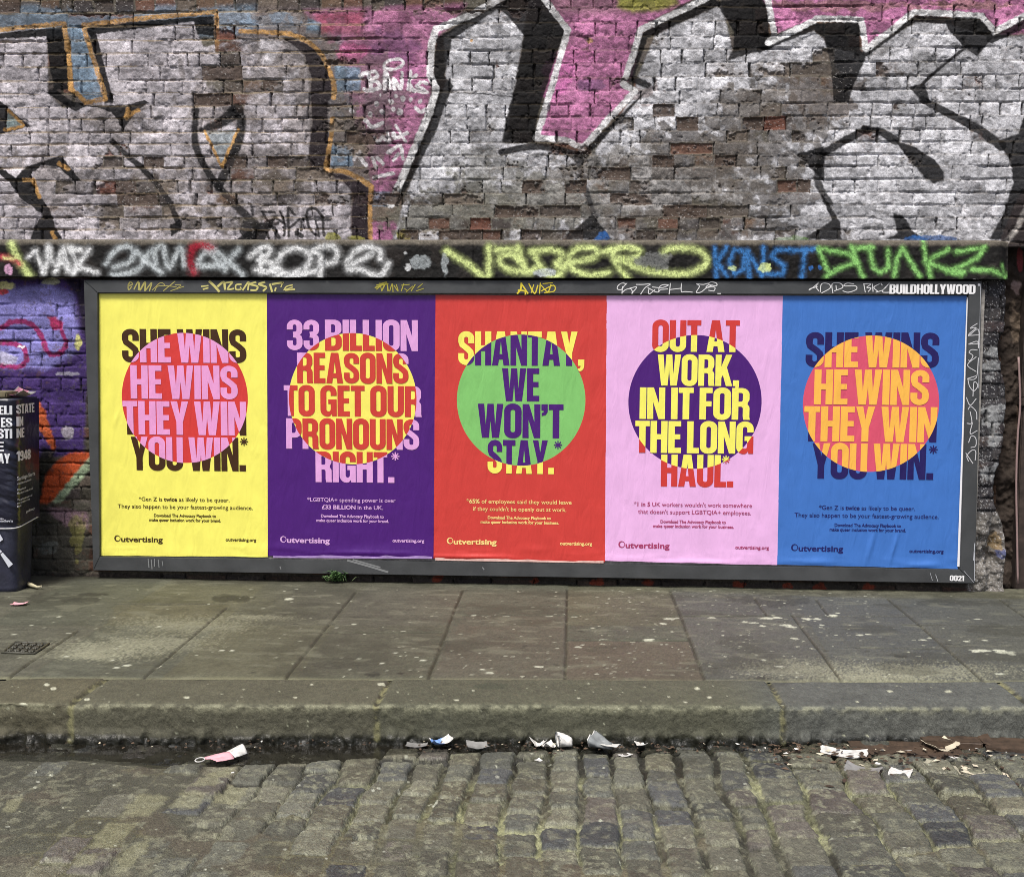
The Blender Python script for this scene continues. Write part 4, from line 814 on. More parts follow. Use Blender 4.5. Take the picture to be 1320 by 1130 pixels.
ribbons([(P(q, 150, 355, k), w) for q, w in (('578,75 625,70', 1.8), ('590,95 625,85', 1.8), ('632,40 665,70 700,110', 3.2), ('690,75 730,45 740,95', 3), ('745,50 790,45 770,70 760,95 800,90', 2.2), ('850,60 815,65 815,95 845,95 845,80', 2), ('860,100 900,45 895,100', 2.2), ('950,45 910,60 960,75 950,100 915,100', 2.4), ('1010,45 970,60 1020,80 1000,105', 2.6), ('1045,60 1060,110', 2.6), ('1085,85 1080,105', 2.2), ('1060,60 1130,48 1130,50', 2.6), ('1130,55 1120,80', 1.4), ('1140,100 1160,75 1200,65', 1.6), ('1150,100 1215,95', 2), ('1140,100 1200,80', 1.4))], 1, 'graffiti_tag', s(206, 198, 122), bb)
k = 4.714
ribbons([(P(q, 460, 355, k), w) for q, w in (('120,60 180,40', 1.6), ('110,75 150,60 190,50', 1.6), ('120,85 160,50', 1.4), ('150,95 180,45 190,95', 1.6), ('200,95 215,50 220,100', 1.2), ('225,60 250,95 240,55', 1.2), ('270,95 285,50', 1.2), ('270,60 320,55', 1), ('290,80 310,95', 1), ('330,95 355,55', 1.2), ('370,75 400,50', 1), ('360,95 405,80', 1), ('140,45 150,90', 1), ('300,100 340,65', .9))], 1, 'graffiti_tag', s(172, 164, 62), bb)
ribbons([(P(q, 460, 355, k), w) for q, w in (('975,110 995,85 1000,45', 2.2), ('980,90 1020,95 1025,115', 2), ('1000,50 1040,110', 1.8), ('1045,50 1080,110 1100,60', 1.6), ('1075,55 1060,105', 1.2), ('1110,110 1115,45', 1.4), ('1120,60 1160,100 1180,55', 1.3), ('1120,95 1195,60 1200,95 1140,105', 1.3), ('1130,50 1190,45', 1.1))], 1, 'graffiti_tag', s(222, 204, 60), bb)
k = 6
ribbons([(P(q, 780, 355, k), 1) for q in ('165,65 130,60 100,80 95,105 125,110 145,85 170,60', '135,85 130,140', '130,135 160,110 200,105 215,140', '190,100 245,90 205,140', '240,70 290,70 350,68 310,95 275,145', '340,100 335,135 350,140 385,110', '330,95 400,130 425,115', '365,90 440,95 490,75 450,72 420,90 415,130', '425,110 485,105', '505,60 500,110 495,145', '500,110 585,100', '590,60 590,125 620,125 675,130', '705,65 730,85 705,130 740,130 780,100 830,75', '705,65 760,70 800,60', '800,65 820,50 860,60 860,80 800,75 780,95 820,90 850,95 840,120 800,115', '870,140 895,140')], 1.05, 'graffiti_tag', s(228, 228, 228), bb)
k = 5.5
ribbons([(P(q, 1030, 355, k), 1) for q in ('70,105 100,85 140,50 120,80 140,110', '75,95 130,80', '150,120 160,60 210,60 220,90 160,125', '240,125 235,60 290,55 310,85 250,110', '262,70 265,100', '390,60 340,55 320,75 400,75 405,100 350,120 310,110')], 1.05, 'graffiti_tag', s(224, 224, 224), bb)
ribbons([(P(q, 1030, 355, k), 1) for q in ('470,120 460,65', '455,60 510,60 480,85 510,90 490,115', '520,60 525,115', '570,60 530,85 560,115', '580,55 590,70', '545,120 600,100 640,55 590,115 650,120')], 1.05, 'graffiti_tag', s(224, 224, 224), bb)
k = 7.06
ribbons([(P(q, 1240, 290, k), 1) for q in ('140,895 75,940 130,935 60,1000 160,1000', '60,1010 150,950 150,1120', '60,1085 160,1080')]+[(P(q, 1240, 440, k), 1) for q in ('70,20 140,0 150,60', '140,80 90,75 65,100 100,130 75,175 60,170', '130,140 50,215 130,275', '150,150 130,330 50,340 140,310', '55,350 70,410 110,450 145,400 110,370 100,500', '40,510 75,580 130,520', '55,620 80,590 130,640 135,710', '45,745 90,740 75,640', '95,740 75,840 140,810', '60,920 85,860 125,880 125,950 80,965', '60,1090 45,1040 90,990 125,1000 120,1080', '35,1015 100,1110')], 1.0, 'graffiti_tag', s(206, 206, 208), bb)
for q_ in ([([(448, 722), (470, 728), (500, 737)], 1.6), ([(455, 721), (490, 731)], 1.2)], [([(191, 720), (192, 731)], .8), ([(195, 721), (196, 733)], .8), ([(199, 720), (199, 730)], .8), ([(204, 721), (205, 731)], .7), ([(209, 723), (210, 729)], .6)], [([(361, 730), (362, 733)], .9)], [([(622, 731), (624, 734)], .9)]):
    ribbons(q_, 1.6, 'scuff_mark', s(128, 130, 130), bb)
for q_ in ([([(1242.5, 735.5), (1255, 750)], .5)], [([(1256.2, 712), (1256.4, 748)], .7), ([(1256.5, 700), (1255, 722)], .9)], [([(1206, 740), (1209, 749)], .6), ([(1199, 738), (1202, 748)], .4)], [([(1264.2, 366), (1263, 420), (1261.5, 500)], .5)]):
    ribbons(q_, 1.0, 'scratch', s(188, 190, 196), bb)
def stencil(txt, x0, y0, x1, y1, name):
    a = on_y(x0, y1, YF-.0012); b = on_y(x1, y0, YF-.0012); V = []; Fc = []
    set_line(txt, a[0], b[0], a[2], b[2], V, Fc, lambda p, q, l: (p, YF-.0022-l, q))
    return link(name, face_front(pymesh(name, V, Fc)), flat_mat(name+'_paint', s(240, 240, 240), .6), bb)
stencil('BUILDHOLLYWOOD', 1146.5, 366.6, 1257.5, 378.6, 'stencil_lettering'); stencil('0021', 1224.2, 741.6, 1242.8, 748.2, 'stencil_number')
ribbons([([(1261, 367), (1263, 367)], 3)], .9, 'stencil_dot', s(226, 228, 232), bb)

# ------------------------------------------------------------------ five posters
def poster_mat(name, c_out, c_in, cen, rad, gloss=.38):
    """two inks: one inside the printed disc, one outside (object space of the poster)"""
    mt, n, b = new_mat(name); tc = n.nodes.new('ShaderNodeTexCoord'); N = n.nodes.new
    geo = N('ShaderNodeNewGeometry'); sub = N('ShaderNodeVectorMath'); sub.operation = 'SUBTRACT'; sub.inputs[1].default_value = (cen[0], 0, cen[1])
    n.links.new(geo.outputs['Position'], sub.inputs[0]); dv = N('ShaderNodeVectorMath'); dv.operation = 'MULTIPLY'; dv.inputs[1].default_value = (1/rad[0], 0, 1/rad[1]); n.links.new(sub.outputs[0], dv.inputs[0])
    ln = N('ShaderNodeVectorMath'); ln.operation = 'LENGTH'; n.links.new(dv.outputs[0], ln.inputs[0])
    lt = N('ShaderNodeMath'); lt.operation = 'LESS_THAN'; lt.inputs[1].default_value = 1.0; n.links.new(ln.outputs['Value'], lt.inputs[0])
    mx = N('ShaderNodeMix'); mx.data_type = 'RGBA'; mx.inputs['A'].default_value = (*c_out, 1); mx.inputs['B'].default_value = (*c_in, 1); n.links.new(lt.outputs[0], mx.inputs['Factor'])
    # worn ink and the faint ribs of the pasting brush
    nz = N('ShaderNodeTexNoise'); nz.inputs['Scale'].default_value = 9; nz.inputs['Detail'].default_value = 5; n.links.new(geo.outputs['Position'], nz.inputs['Vector'])
    mr = N('ShaderNodeMapRange'); mr.inputs[1].default_value = .3; mr.inputs[2].default_value = .7; mr.inputs[3].default_value = .95; mr.inputs[4].default_value = 1.04; n.links.new(nz.outputs['Fac'], mr.inputs[0])
    sc = N('ShaderNodeVectorMath'); sc.operation = 'SCALE'; n.links.new(mx.outputs['Result'], sc.inputs[0]); n.links.new(mr.outputs[0], sc.inputs['Scale'])
    n.links.new(sc.outputs[0], b.inputs['Base Color']); b.inputs['Roughness'].default_value = gloss; b.inputs['Specular IOR Level'].default_value = .35
    mp = N('ShaderNodeMapping'); mp.inputs['Scale'].default_value = (5, 1, 1.3); n.links.new(geo.outputs['Position'], mp.inputs['Vector'])
    w = N('ShaderNodeTexNoise'); w.inputs['Scale'].default_value = 3.2; w.inputs['Detail'].default_value = 5; w.inputs['Distortion'].default_value = .6; n.links.new(mp.outputs[0], w.inputs['Vector'])
    bp = N('ShaderNodeBump'); bp.inputs['Strength'].default_value = .38; bp.inputs['Distance'].default_value = .02; n.links.new(w.outputs['Fac'], bp.inputs['Height'])
    w2 = N('ShaderNodeTexNoise'); w2.inputs['Scale'].default_value = 30; w2.inputs['Detail'].default_value = 3; n.links.new(geo.outputs['Position'], w2.inputs['Vector'])
    b2 = N('ShaderNodeBump'); b2.inputs['Strength'].default_value = .10; b2.inputs['Distance'].default_value = .004; n.links.new(w2.outputs['Fac'], b2.inputs['Height']); n.links.new(bp.outputs[0], b2.inputs['Normal'])
    n.links.new(b2.outputs[0], b.inputs['Normal'])
    return mt
M_EDGE = flat_mat('paper_edge', s(236, 234, 236), .6)
def poster(cfg):
    i = cfg['i']; tl, tr_, br, bl_ = [on_y(*p, YP) for p in cfg['corners']]
    cx = on_y((cfg['disc'][0]+cfg['disc'][1])/2, (cfg['disc'][2]+cfg['disc'][3])/2, YP); l = on_y(cfg['disc'][0], (cfg['disc'][2]+cfg['disc'][3])/2, YP); t = on_y((cfg['disc'][0]+cfg['disc'][1])/2, cfg['disc'][2], YP); bt = on_y((cfg['disc'][0]+cfg['disc'][1])/2, cfg['disc'][3], YP); r_ = on_y(cfg['disc'][1], (cfg['disc'][2]+cfg['disc'][3])/2, YP)
    cen = ((l[0]+r_[0])/2, (t[2]+bt[2])/2); rad = ((r_[0]-l[0])/2, (t[2]-bt[2])/2)
    cs = {k_: s(*v) for k_, v in cfg['col'].items()}
    e = empty('poster', ((bl_[0]+br[0])/2, YP, bl_[2]), label=cfg['label'], cat='poster', group='posters side by side in the billboard')
    mp_ = poster_mat('poster_paper_ink', cs['paper'], cs['disc'], cen, rad); mh = poster_mat('poster_headline_ink', cs['out'], cs['in'], cen, rad); ms = poster_mat('poster_small_ink', cs['small'], cs['small'], cen, rad)
    # paper: wrinkled along its rim, nearly flat where it is printed; the print follows the same sheet
    fq = [(on_y(wx, wz, YP), a_, b2_, amp) for (wx, wz, a_, b2_, amp) in cfg.get('folds', [])]
    def sheet(X, Z, Ug=None, Vg=None):
        if Vg is None: Vg = np.clip((tl[2]-Z)/(tl[2]-bl_[2]), 0, 1); Ug = np.clip((X-bl_[0])/(br[0]-bl_[0]), 0, 1)
        rim = 1-sst(0, .055, np.minimum(np.minimum(Ug, 1-Ug), 1-Vg)); bot = sst(.93, .995, Vg); nx = fbm(X*7+i*9, Z*2, 200+i, 3); ny_ = fbm(X*3+i*5, Z*16, 210+i, 3)
        Y = YP-.0022*np.clip(fbm(X*2.2, Z*1.1, 220+i, 3)-.45, 0, 1)*4*sst(.55, .9, Vg)-bot*.012*np.clip(ny_-.42, 0, 1)-bot*.007*np.clip(nx-.4, 0, 1)-rim*.003*(fbm(X*10, Z*10, 230+i)-.35)
        for q, a_, b2_, amp in fq: Y = Y-amp*np.exp(-((X-q[0]-.25*(Z-q[2]))/a_)**2-((Z-q[2])/b2_)**2)
        return Y
    nu, nv = 150, 220; u = np.linspace(0, 1, nu); v = np.linspace(0, 1, nv); Ug, Vg = np.meshgrid(u, v)
    X = (tl[0]*(1-Ug)+tr_[0]*Ug)*(1-Vg)+(bl_[0]*(1-Ug)+br[0]*Ug)*Vg; Z = (tl[2]*(1-Ug)+tr_[2]*Ug)*(1-Vg)+(bl_[2]*(1-Ug)+br[2]*Ug)*Vg
    bot = sst(.93, .995, Vg); Y = sheet(X, Z, Ug, Vg)
    Z = Z+bot*.006*(fbm(X*9, Z*0+i, 240+i)-.5)*sst(.98, 1, Vg)+(1-sst(0, .012, Vg))*.004*(fbm(X*4, Z*0+i, 250+i)-.5)
    me = grid_mesh('paper', X, Y, Z, np.full(X.shape+(3,), .5)); face_front(me); link('paper', me, mp_, e)
    pt = lambda x, y: on_y(x, y, YP)
    fn = lambda a_, b2_, l_: (a_, -l_, b2_)
    def ink(name, V, Fc, mt):
        A_ = np.array(V); A_[:, 1] += sheet(A_[:, 0], A_[:, 2])-.0016
        link(name, face_front(pymesh(name, A_, Fc)), mt, e)
    V = []; Fc = []
    for row, (txt, x0, x1, yt, yb) in enumerate(cfg['lines']):
        ym = (yt+yb)/2; set_line(txt, pt(x0, ym)[0], pt(x1, ym)[0], pt((x0+x1)/2, yb)[2], pt((x0+x1)/2, yt)[2], V, Fc, lambda a_, b2_, l_: (a_, -l_-.0003*(row % 2), b2_))
    ink('headline', V, Fc, mh)
    V = []; Fc = []; ax, ay, ar = cfg['star']; q = pt(ax, ay); R_ = ar/228.
    tri_shapes([[star()]], lambda a_, b2_, l_: (q[0]+(a_-.45)*R_/.45, -l_-.0006, q[2]+(b2_-.45)*R_/.45), V, Fc)
    ink('asterisk', V, Fc, mh)
    for nm_, rows_ in (('caption', cfg['small'][:-2]), ('call_to_action', cfg['small'][-2:])):
        V = []; Fc = []
        for parts, x0, x1, yb, sz in rows_: set_text(parts, pt(x0, yb)[0], pt(x1, yb)[0], pt((x0+x1)/2, yb)[2], sz/228., V, Fc, fn)
        ink(nm_, V, Fc, ms)
    # wordmark: a ring with an off-centre hole, then the rest of the word
    x0, x1, yb, ch = cfg['logo']; z0 = pt(x0, yb)[2]; H_ = ch/228.; xx = pt(x0, yb)[0]; x2 = pt(x1, yb)[0]; V = []; Fc = []
    tri_shapes([[arc(.5, .5, .5, .5, 0, 350, 35), arc(.57, .5, .335, .37, 0, 350, 35)[::-1]]], lambda a_, b2_, l_: (xx+a_*H_*.98, 0, z0+b2_*H_), V, Fc)
    set_text([('utvertising', True)], xx+H_*1.06, x2, z0, H_*1.18, V, Fc, fn)
    ink('wordmark', V, Fc, ms)
    x0, x1, yb = cfg['url']; V = []; Fc = []; set_text([('outvertising.org', True)], pt(x0, yb)[0], pt(x1, yb)[0], pt(x0, yb)[2], 6.2/228., V, Fc, fn)
    ink('web_address', V, Fc, ms)
    if cfg.get('foot'):                                          # torn foot of the sheet, pasted over older paper
        xa, xb, ya, yb_, hgt, rgb = cfg['foot']; V = []; Fc = []; n_ = 60
        for k2 in range(n_+1):
            t2 = k2/n_; x = xa+(xb-xa)*t2; y = ya+(yb_-ya)*t2; p = on_y(x, y, YP-.014); h2 = hgt/228.*(.25+1.1*float(fbm(np.array([x*.05]), np.array([i*3.]), 260, 3)[0])); V += [(p[0], YP-.016, p[2]-.001), (p[0], YP-.0135, p[2]+h2)]
        for k2 in range(n_): Fc.append((2*k2, 2*k2+2, 2*k2+3, 2*k2+1))
        link('torn_foot', face_front(pymesh('torn_foot', V, Fc)), flat_mat('torn_paper', s(*rgb), .6, mottle=.2, mscale=30), e)
    if cfg.get('white_edge'):
        V = []; Fc = []; (xa, ya), (xb, yb2), w0, w1 = cfg['white_edge']
        for x, y, w in ((xa, ya, w0), (xb, yb2, w1)):
            p = on_y(x, y, YP-.004); V += [(p[0]-w/228., YP-.0045, p[2]), (p[0], YP-.012, p[2])]
        link('turned_edge', face_front(pymesh('turned_edge', V, [(0, 1, 3, 2)])), M_EDGE, e)
DL = ('Download The Advocacy Playbook to', True); BR = ('make queer inclusion work for your brand.', True); BU = ('make queer inclusion work for your business.', True)
WINS = lambda q: [('SHE WINS', *q[0]), ('HE WINS', *q[1]), ('THEY WIN', *q[2]), ('YOU WIN.', *q[3])]
GZ = [('*Gen Z is', 0), ('twice', 1), ('as likely to be queer.', 0)]; GZ2 = [('They also happen to be your fastest-growing audience.', 0)]
PURPLE = (76, 28, 118)
posters = [
 dict(i=0, corners=[(126.6, 378.4), (344, 378.6), (345.4, 717.4), (130.2, 715.8)], disc=(157, 319.5, 429, 596.5), col=dict(paper=(250, 244, 112), disc=(214, 62, 58), out=(66, 40, 18), **{'in': (236, 162, 214)}, small=(74, 56, 24)),
      lines=WINS([(157.8, 317, 424.6, 467), (168.8, 306, 471.4, 513.8), (158.8, 317, 517.6, 560), (169.5, 316.5, 563.8, 606)]), star=(314.6, 569, 5.6), label='yellow poster at the far left of the billboard with a red disc and pink lettering', white_edge=None,
      small=[(GZ, 179, 296, 646, 7.6), (GZ2, 152, 326, 655.6, 7.6), ([DL], 198.5, 278.5, 666.2, 5.6), ([BR], 192.5, 285, 672, 5.6)], logo=(147.5, 210, 697.6, 8.6), url=(291, 330.5, 697), folds=[(140, 640, .02, .25, .002), (150, 540, .012, .04, .004)]),
 dict(i=1, corners=[(344.3, 378.8), (561.4, 380.4), (558.8, 718.8), (345.6, 716.2)], disc=(372.5, 537, 429.2, 598.2), col=dict(paper=PURPLE, disc=(250, 240, 108), out=(228, 168, 224), **{'in': (206, 66, 56)}, small=(222, 176, 226)),
      lines=[('33 BILLION', 370.2, 538.2, 412.6, 451.6), ('REASONS', 383.4, 526.2, 455.2, 493.7), ('TO GET OUR', 366.4, 543, 497.4, 536.2), ('PRONOUNS', 369.4, 540, 540, 578.6), ('RIGHT.', 407.2, 508, 582.5, 621.2)], star=(509.6, 588, 5.6), label='purple poster with a yellow disc, between the yellow poster and the red poster',
      small=[([('*LGBTQIA+ spending power is over', 0)], 396.3, 510, 646.8, 7.6), ([('£33 BILLION', 1), ('in the UK.', 0)], 415, 494, 656.2, 7.6), ([DL], 413.8, 494.8, 667, 5.6), ([BR], 408, 501.3, 672.7, 5.6)], logo=(361.2, 425.2, 698.8, 8.6), url=(506, 547, 698.2), foot=(352, 557, 718.3, 719.6, 3.4, (150, 122, 176)), folds=[(470, 712, .2, .012, .006), (400, 690, .05, .03, .002)]),
 dict(i=2, corners=[(561.2, 380.2), (782.3, 380.8), (780, 723.8), (559, 719.6)], disc=(589, 754.6, 431.2, 600), col=dict(paper=(208, 66, 60), disc=(132, 200, 112), out=(250, 242, 108), **{'in': PURPLE}, small=(252, 222, 140)),
      lines=[('SHANTAY,', 591.2, 753, 427.6, 470.6), ('WE', 647.5, 695, 475, 516.4), ("WON'T", 616.3, 725.8, 521, 563.8), ('STAY.', 629, 713.8, 567.4, 610)], star=(719.2, 573.2, 5.4), label='red poster in the middle of the billboard with a green disc and yellow lettering',
      small=[([('*65%', 1), ('of employees said they would leave', 0)], 601.2, 736.8, 649, 7.6), ([("if they couldn't be openly out at work.", 0)], 610, 730, 658.6, 7.6), ([DL], 628.8, 710, 669, 5.6), ([BU], 619.6, 720.6, 674.8, 5.6)], logo=(576, 640.2, 700.8, 8.6), url=(721.8, 763.2, 702), foot=(561, 778, 721.6, 725.2, 3.0, (206, 170, 160)), folds=[(600, 717, .2, .010, .006), (690, 708, .08, .02, .002)]),
 dict(i=3, corners=[(782, 380.8), (1009.2, 381.2), (1001.8, 728), (779.8, 722.2)], disc=(810, 981.8, 431.8, 604), col=dict(paper=(236, 184, 232), disc=PURPLE, out=(208, 62, 56), **{'in': (250, 244, 108)}, small=(168, 62, 104)),
      lines=[('OUT AT', 841.2, 953, 413, 453), ('WORK,', 848, 952.6, 457.4, 496.8), ('IN IT FOR', 825, 966.2, 500, 540), ('THE LONG', 819.2, 970.8, 543.2, 583.6), ('HAUL.', 852.4, 945, 586.4, 626.8)], star=(935.8, 592, 5.4), label='pink poster with a dark purple disc, between the red poster and the blue poster',
      small=[([('*1 in 5', 1), ("UK workers wouldn't work somewhere", 0)], 816.8, 969.2, 653, 7.8), ([("that doesn't support LGBTQIA+ employees.", 0)], 822.4, 968, 662.5, 7.8), ([DL], 851.2, 935.6, 674.2, 5.7), ([BU], 841.8, 945.8, 680, 5.7)], logo=(797, 863, 705.5, 8.8), url=(947.6, 991, 707), folds=[(900, 724, .2, .012, .006), (810, 700, .03, .05, .002)]),
 dict(i=4, corners=[(1009, 381.2), (1246, 381), (1234.6, 732.8), (1001.6, 727.4)], disc=(1035, 1210.6, 432.4, 608), col=dict(paper=(66, 118, 196), disc=(220, 86, 112), out=(36, 28, 92), **{'in': (252, 190, 82)}, small=(32, 34, 100)),
      lines=WINS([(1039.2, 1210, 428.8, 473.2), (1050, 1197, 476.8, 521.2), (1036.8, 1207.2, 524.4, 568.8), (1047.4, 1203, 572, 616.8)]), star=(1203, 579.2, 5.6), label='blue poster at the far right of the billboard with a pink disc and orange lettering', white_edge=((1248.4, 383), (1238.0, 730), 2.2, 4.0),
      small=[(GZ, 1055.6, 1179.2, 657.2, 8), (GZ2, 1024, 1210, 667.2, 8), ([DL], 1075.6, 1161.2, 678.8, 5.8), ([BR], 1069.2, 1167.6, 684.6, 5.8)], logo=(1019.6, 1086.8, 709.6, 9), url=(1172, 1216.2, 711.8), folds=[(1122, 704, .014, .10, .007), (1152, 706, .010, .09, .007), (1050, 724, .12, .02, .008), (1190, 728, .1, .015, .006)]),
]
for cfg in posters: poster(cfg)

# ------------------------------------------------------------------ street cabinet at the left with its torn poster
def ring(x0, x1, y0, y1, r, z, n=6):
    o = []
    for cx_, cy_, a0 in ((x1-r, y0+r, -90), (x1-r, y1-r, 0), (x0+r, y1-r, 90), (x0+r, y0+r, 180)):
        for k_ in range(n+1): a_ = math.radians(a0+90*k_/n); o.append((cx_+r*math.cos(a_), cy_+r*math.sin(a_), z))
    return o
RC = .058; LH = math.pi/4*RC                               # corner radius of the cabinet, half the length of its bend
cab_top = on_y(24, 514, -.44)[2]; cabX = on_z(19.5, 762, ZP)
X1b, Y0b = cabX[0]+.005, cabX[1]; X1t = on_y(19, 516, Y0b-.005)[0]
Y1t = Y0b+.30; Y1b = Y0b+.215
def cab_ring(t, off=0.0):
    z = ZP-.01+(cab_top-ZP+.01)*t; a_ = lambda p, q: p+(q-p)*t
    return ring(X1b-.62, a_(X1b, X1t)+off, Y0b-off-.006*t, a_(Y1b, Y1t)+off, RC, z)
def cab_shell(ts, off, wob, seed, name, close):
    v = []; f = []; rg = random.Random(seed)
    for t in ts:
        for p in cab_ring(t, off):
            k_ = wob*(float(fbm(np.array([p[0]*9+p[1]*9]), np.array([p[2]*5]), seed, 3)[0])-.5)
            v.append((p[0]+k_, p[1]-k_, p[2]))
    n = len(cab_ring(0))
    for i in range(len(ts)-1):
        for j in range(n): f.append((i*n+j, i*n+(j+1) % n, (i+1)*n+(j+1) % n, (i+1)*n+j))
    if close: f += [tuple(range(n-1, -1, -1)), tuple(range((len(ts)-1)*n, len(ts)*n))]
    return pymesh(name, v, f, True)
cab = empty('street_cabinet', (X1b-.3, Y0b+.12, ZP), label='dark blue grey street cabinet at the left edge with a poster pasted round it', cat='cabinet')
link('body', cab_shell(np.linspace(0, 1, 40), 0, .012, 5, 'body', True), flat_mat('navy_plastic', s(44, 46, 62), .4, .5, [(14, .5, .01), (60, .3, .004)], .35, 12), cab)
bm = bmesh.new(); bm_box(bm, (X1t-.55, Y0b+.02, cab_top+.003), (X1t-.06, Y1t-.03, cab_top+.035), .006)
link('top_board', bm_done('top_board', bm), flat_mat('weathered_board', s(112, 104, 80), .85, layers=[(20, .5, .008)], mottle=.35, mscale=25), cab)
def streaks():
    V = []; Fc = []
    for (x0, y0, w0, x1, y1, w1) in ((-3, 686, 2, 1.5, 697, 4), (2, 713, 2.5, 14, 729, 4.5), (-14, 700, 4, 1, 712, 3)):
        o = len(V)
        for x, y, w in ((x0, y0, w0), (x1, y1, w1)):
            for sg in (-1, 1):
                p = on_y(x+sg*w*.6, y-sg*w*.5, Y0b-.012); V.append(tuple(p))
        Fc.append((o, o+1, o+3, o+2))
    return face_front(pymesh('paint_streak', V, Fc))
link('paint_streak', streaks(), flat_mat('white_streak', s(206, 210, 218), .6), cab)
# poster wrapped round the corner
z_at = lambda x, y: on_y(x, y, Y0b)[2]
tz = lambda z: (z-ZP+.01)/(cab_top-ZP+.01)
pz0, pz1 = z_at(22, 676), z_at(22, 516)
wp = empty('wrapped_poster', (X1b-.05, Y0b-.01, pz0), label='crinkled black poster with white capitals wrapped round the cabinet corner', cat='poster')
def skin(u, z, off):
    """u = metres along the cabinet skin from its street corner: negative on the front, positive on the side"""
    t = tz(z); r = cab_ring(t, off); n = 7; c = r[:n]; L = 2*LH; xr = r[n-1][0]; yf = r[0][1]
    if u < -L/2: return (r[0][0]+(u+L/2), yf, z)
    if u > L/2: return (xr, r[n-1][1]+(u-L/2), z)
    a_ = math.radians(-90+90*(u+L/2)/L); return (r[0][0]+RC*math.cos(a_), yf+RC+RC*math.sin(a_), z)
us = np.linspace(-.34, .272, 110); zs = np.linspace(pz1, pz0, 130); V = np.zeros((130, 110, 3))
for i, z in enumerate(zs):
    for j, u in enumerate(us): V[i, j] = skin(u, z-(.03*sst(.03, .26, u)*0), .004)
Ug, Zg = np.meshgrid(us, zs); fold = (fbm(Ug*7, Zg*26+Ug*10, 301, 3)-.45)*.016*np.exp(-((Ug+.02)/.10)**2)*sst(pz1-.03, pz1-.2, Zg)+(fbm(Ug*9, Zg*9, 303, 4)-.5)*.007
V[..., 1] -= fold; V[..., 0] += fold*.6
tear = .02*(fbm(Ug*10, Zg*0, 305)-.5); V[-1, :, 2] += tear[-1]; V[0, :, 2] += tear[0]*.5
me = grid_mesh('paper', V[..., 0], V[..., 1], V[..., 2], np.full(V.shape, .5)); link('paper', me, flat_mat('black_poster', s(30, 31, 46), .28, .5, [(8, .5, .02), (40, .25, .004)], .15, 10), wp)
def crn(u, z, l=0): 
    i = min(max(int((pz1-z)/(pz1-pz0)*129), 0), 129); j = min(max(int((u+.34)/.612*109), 0), 109)
    p = skin(u, z, .0065); return (p[0]+max(0, fold[i, j])*.6+.0015, p[1]-max(0, fold[i, j])-.0015, z)
def u_of(x, y):
    """where the line of sight meets the cabinet skin"""
    p = on_y(x, y, Y0b); xr = X1b+(X1t-X1b)*tz(p[2]);
    if p[0] < xr-.02: return p[0]-xr+RC-LH
    d = ray(x, y); q = CAM+d*(xr-CAM[0])/d[0]; return max(q[1]-Y0b-RC+LH, .014)
M_PW = flat_mat('poster_white', s(232, 234, 238), .45); M_PP = flat_mat('poster_print', s(200, 202, 210), .5)
for txt, x0, x1, yt, yb in (('ELI', -2, 14.5, 522.5, 534), ('STATE', 20, 44, 521.5, 533.5), ('ES', 1, 14.5, 538, 550), ('IN', 20.5, 29.5, 537.5, 549.5), ('STI', -3, 14.5, 552.5, 564.5), ('NE', 20, 31, 552.5, 564.5), ('E', -6, 4.5, 569, 581), ('AY', -3, 12, 584, 596.5), ('1948', 19.5, 39, 582, 594.5)):
    V = []; Fc = []; w_, sh = lay(txt); u0, u1 = u_of(x0, yt), u_of(x1, yt); zt_, zb_ = z_at(x0 if x0 < 18 else 22, yt), z_at(x0 if x0 < 18 else 22, yb)
    tri_shapes(sh, lambda a_, b2_, l_: crn(u0+(u1-u0)*a_/w_, zb_+(zt_-zb_)*b2_), V, Fc)
    link('headline_word', pymesh('headline_word', V, Fc), M_PW, wp)
V = []; Fc = []
for txt, x0, x1, yb, sz in (('Santiago Sierra', 17, 44.5, 619.5, .030), ('an exhibition and a public work', 17, 40, 625, .016), ('6 December until', 17, 33, 633, .016), ('Monday to Sunday, 10 to 6', 17, 42, 637.5, .016), ('The gallery is open to all', 17, 41, 646, .014), ('and admission is free', 17, 38, 650, .014), ('every day', 17, 27, 654, .014), ('gallery', 33, 44.5, 664, .017), ('notice', -3, 4, 669, .015), ('posted here by', -3, 15.5, 672, .018)):
    V = []; Fc = []; v_, f_ = font_shape(txt, True); mn, mx = v_[:, 0].min(), v_[:, 0].max(); u0, u1 = u_of(x0, yb), u_of(x1, yb); z0 = z_at(min(x0, 22), yb); o = len(V); tilt = .05 if x0 > 10 else 0
    for a_, b2_ in v_: V.append(crn(u0+(u1-u0)*(a_-mn)/(mx-mn), z0+b2_*sz+tilt*(u1-u0)*(a_-mn)/(mx-mn)))
    for q in f_: Fc.append(tuple(o+i for i in q))
    link('small_print', pymesh('small_print', V, Fc), M_PP, wp)
pts = [np.array(skin(u, z_at(min(22, 22), 681)+.10*u*(u > 0)+.01*u, .006)) for u in np.linspace(-.34, .25, 40)]
link('cord', tube(pts, .0035), flat_mat('white_cord', s(206, 206, 206), .6), None, label='thin white cord tied round the cabinet just below its black poster', cat='cord')

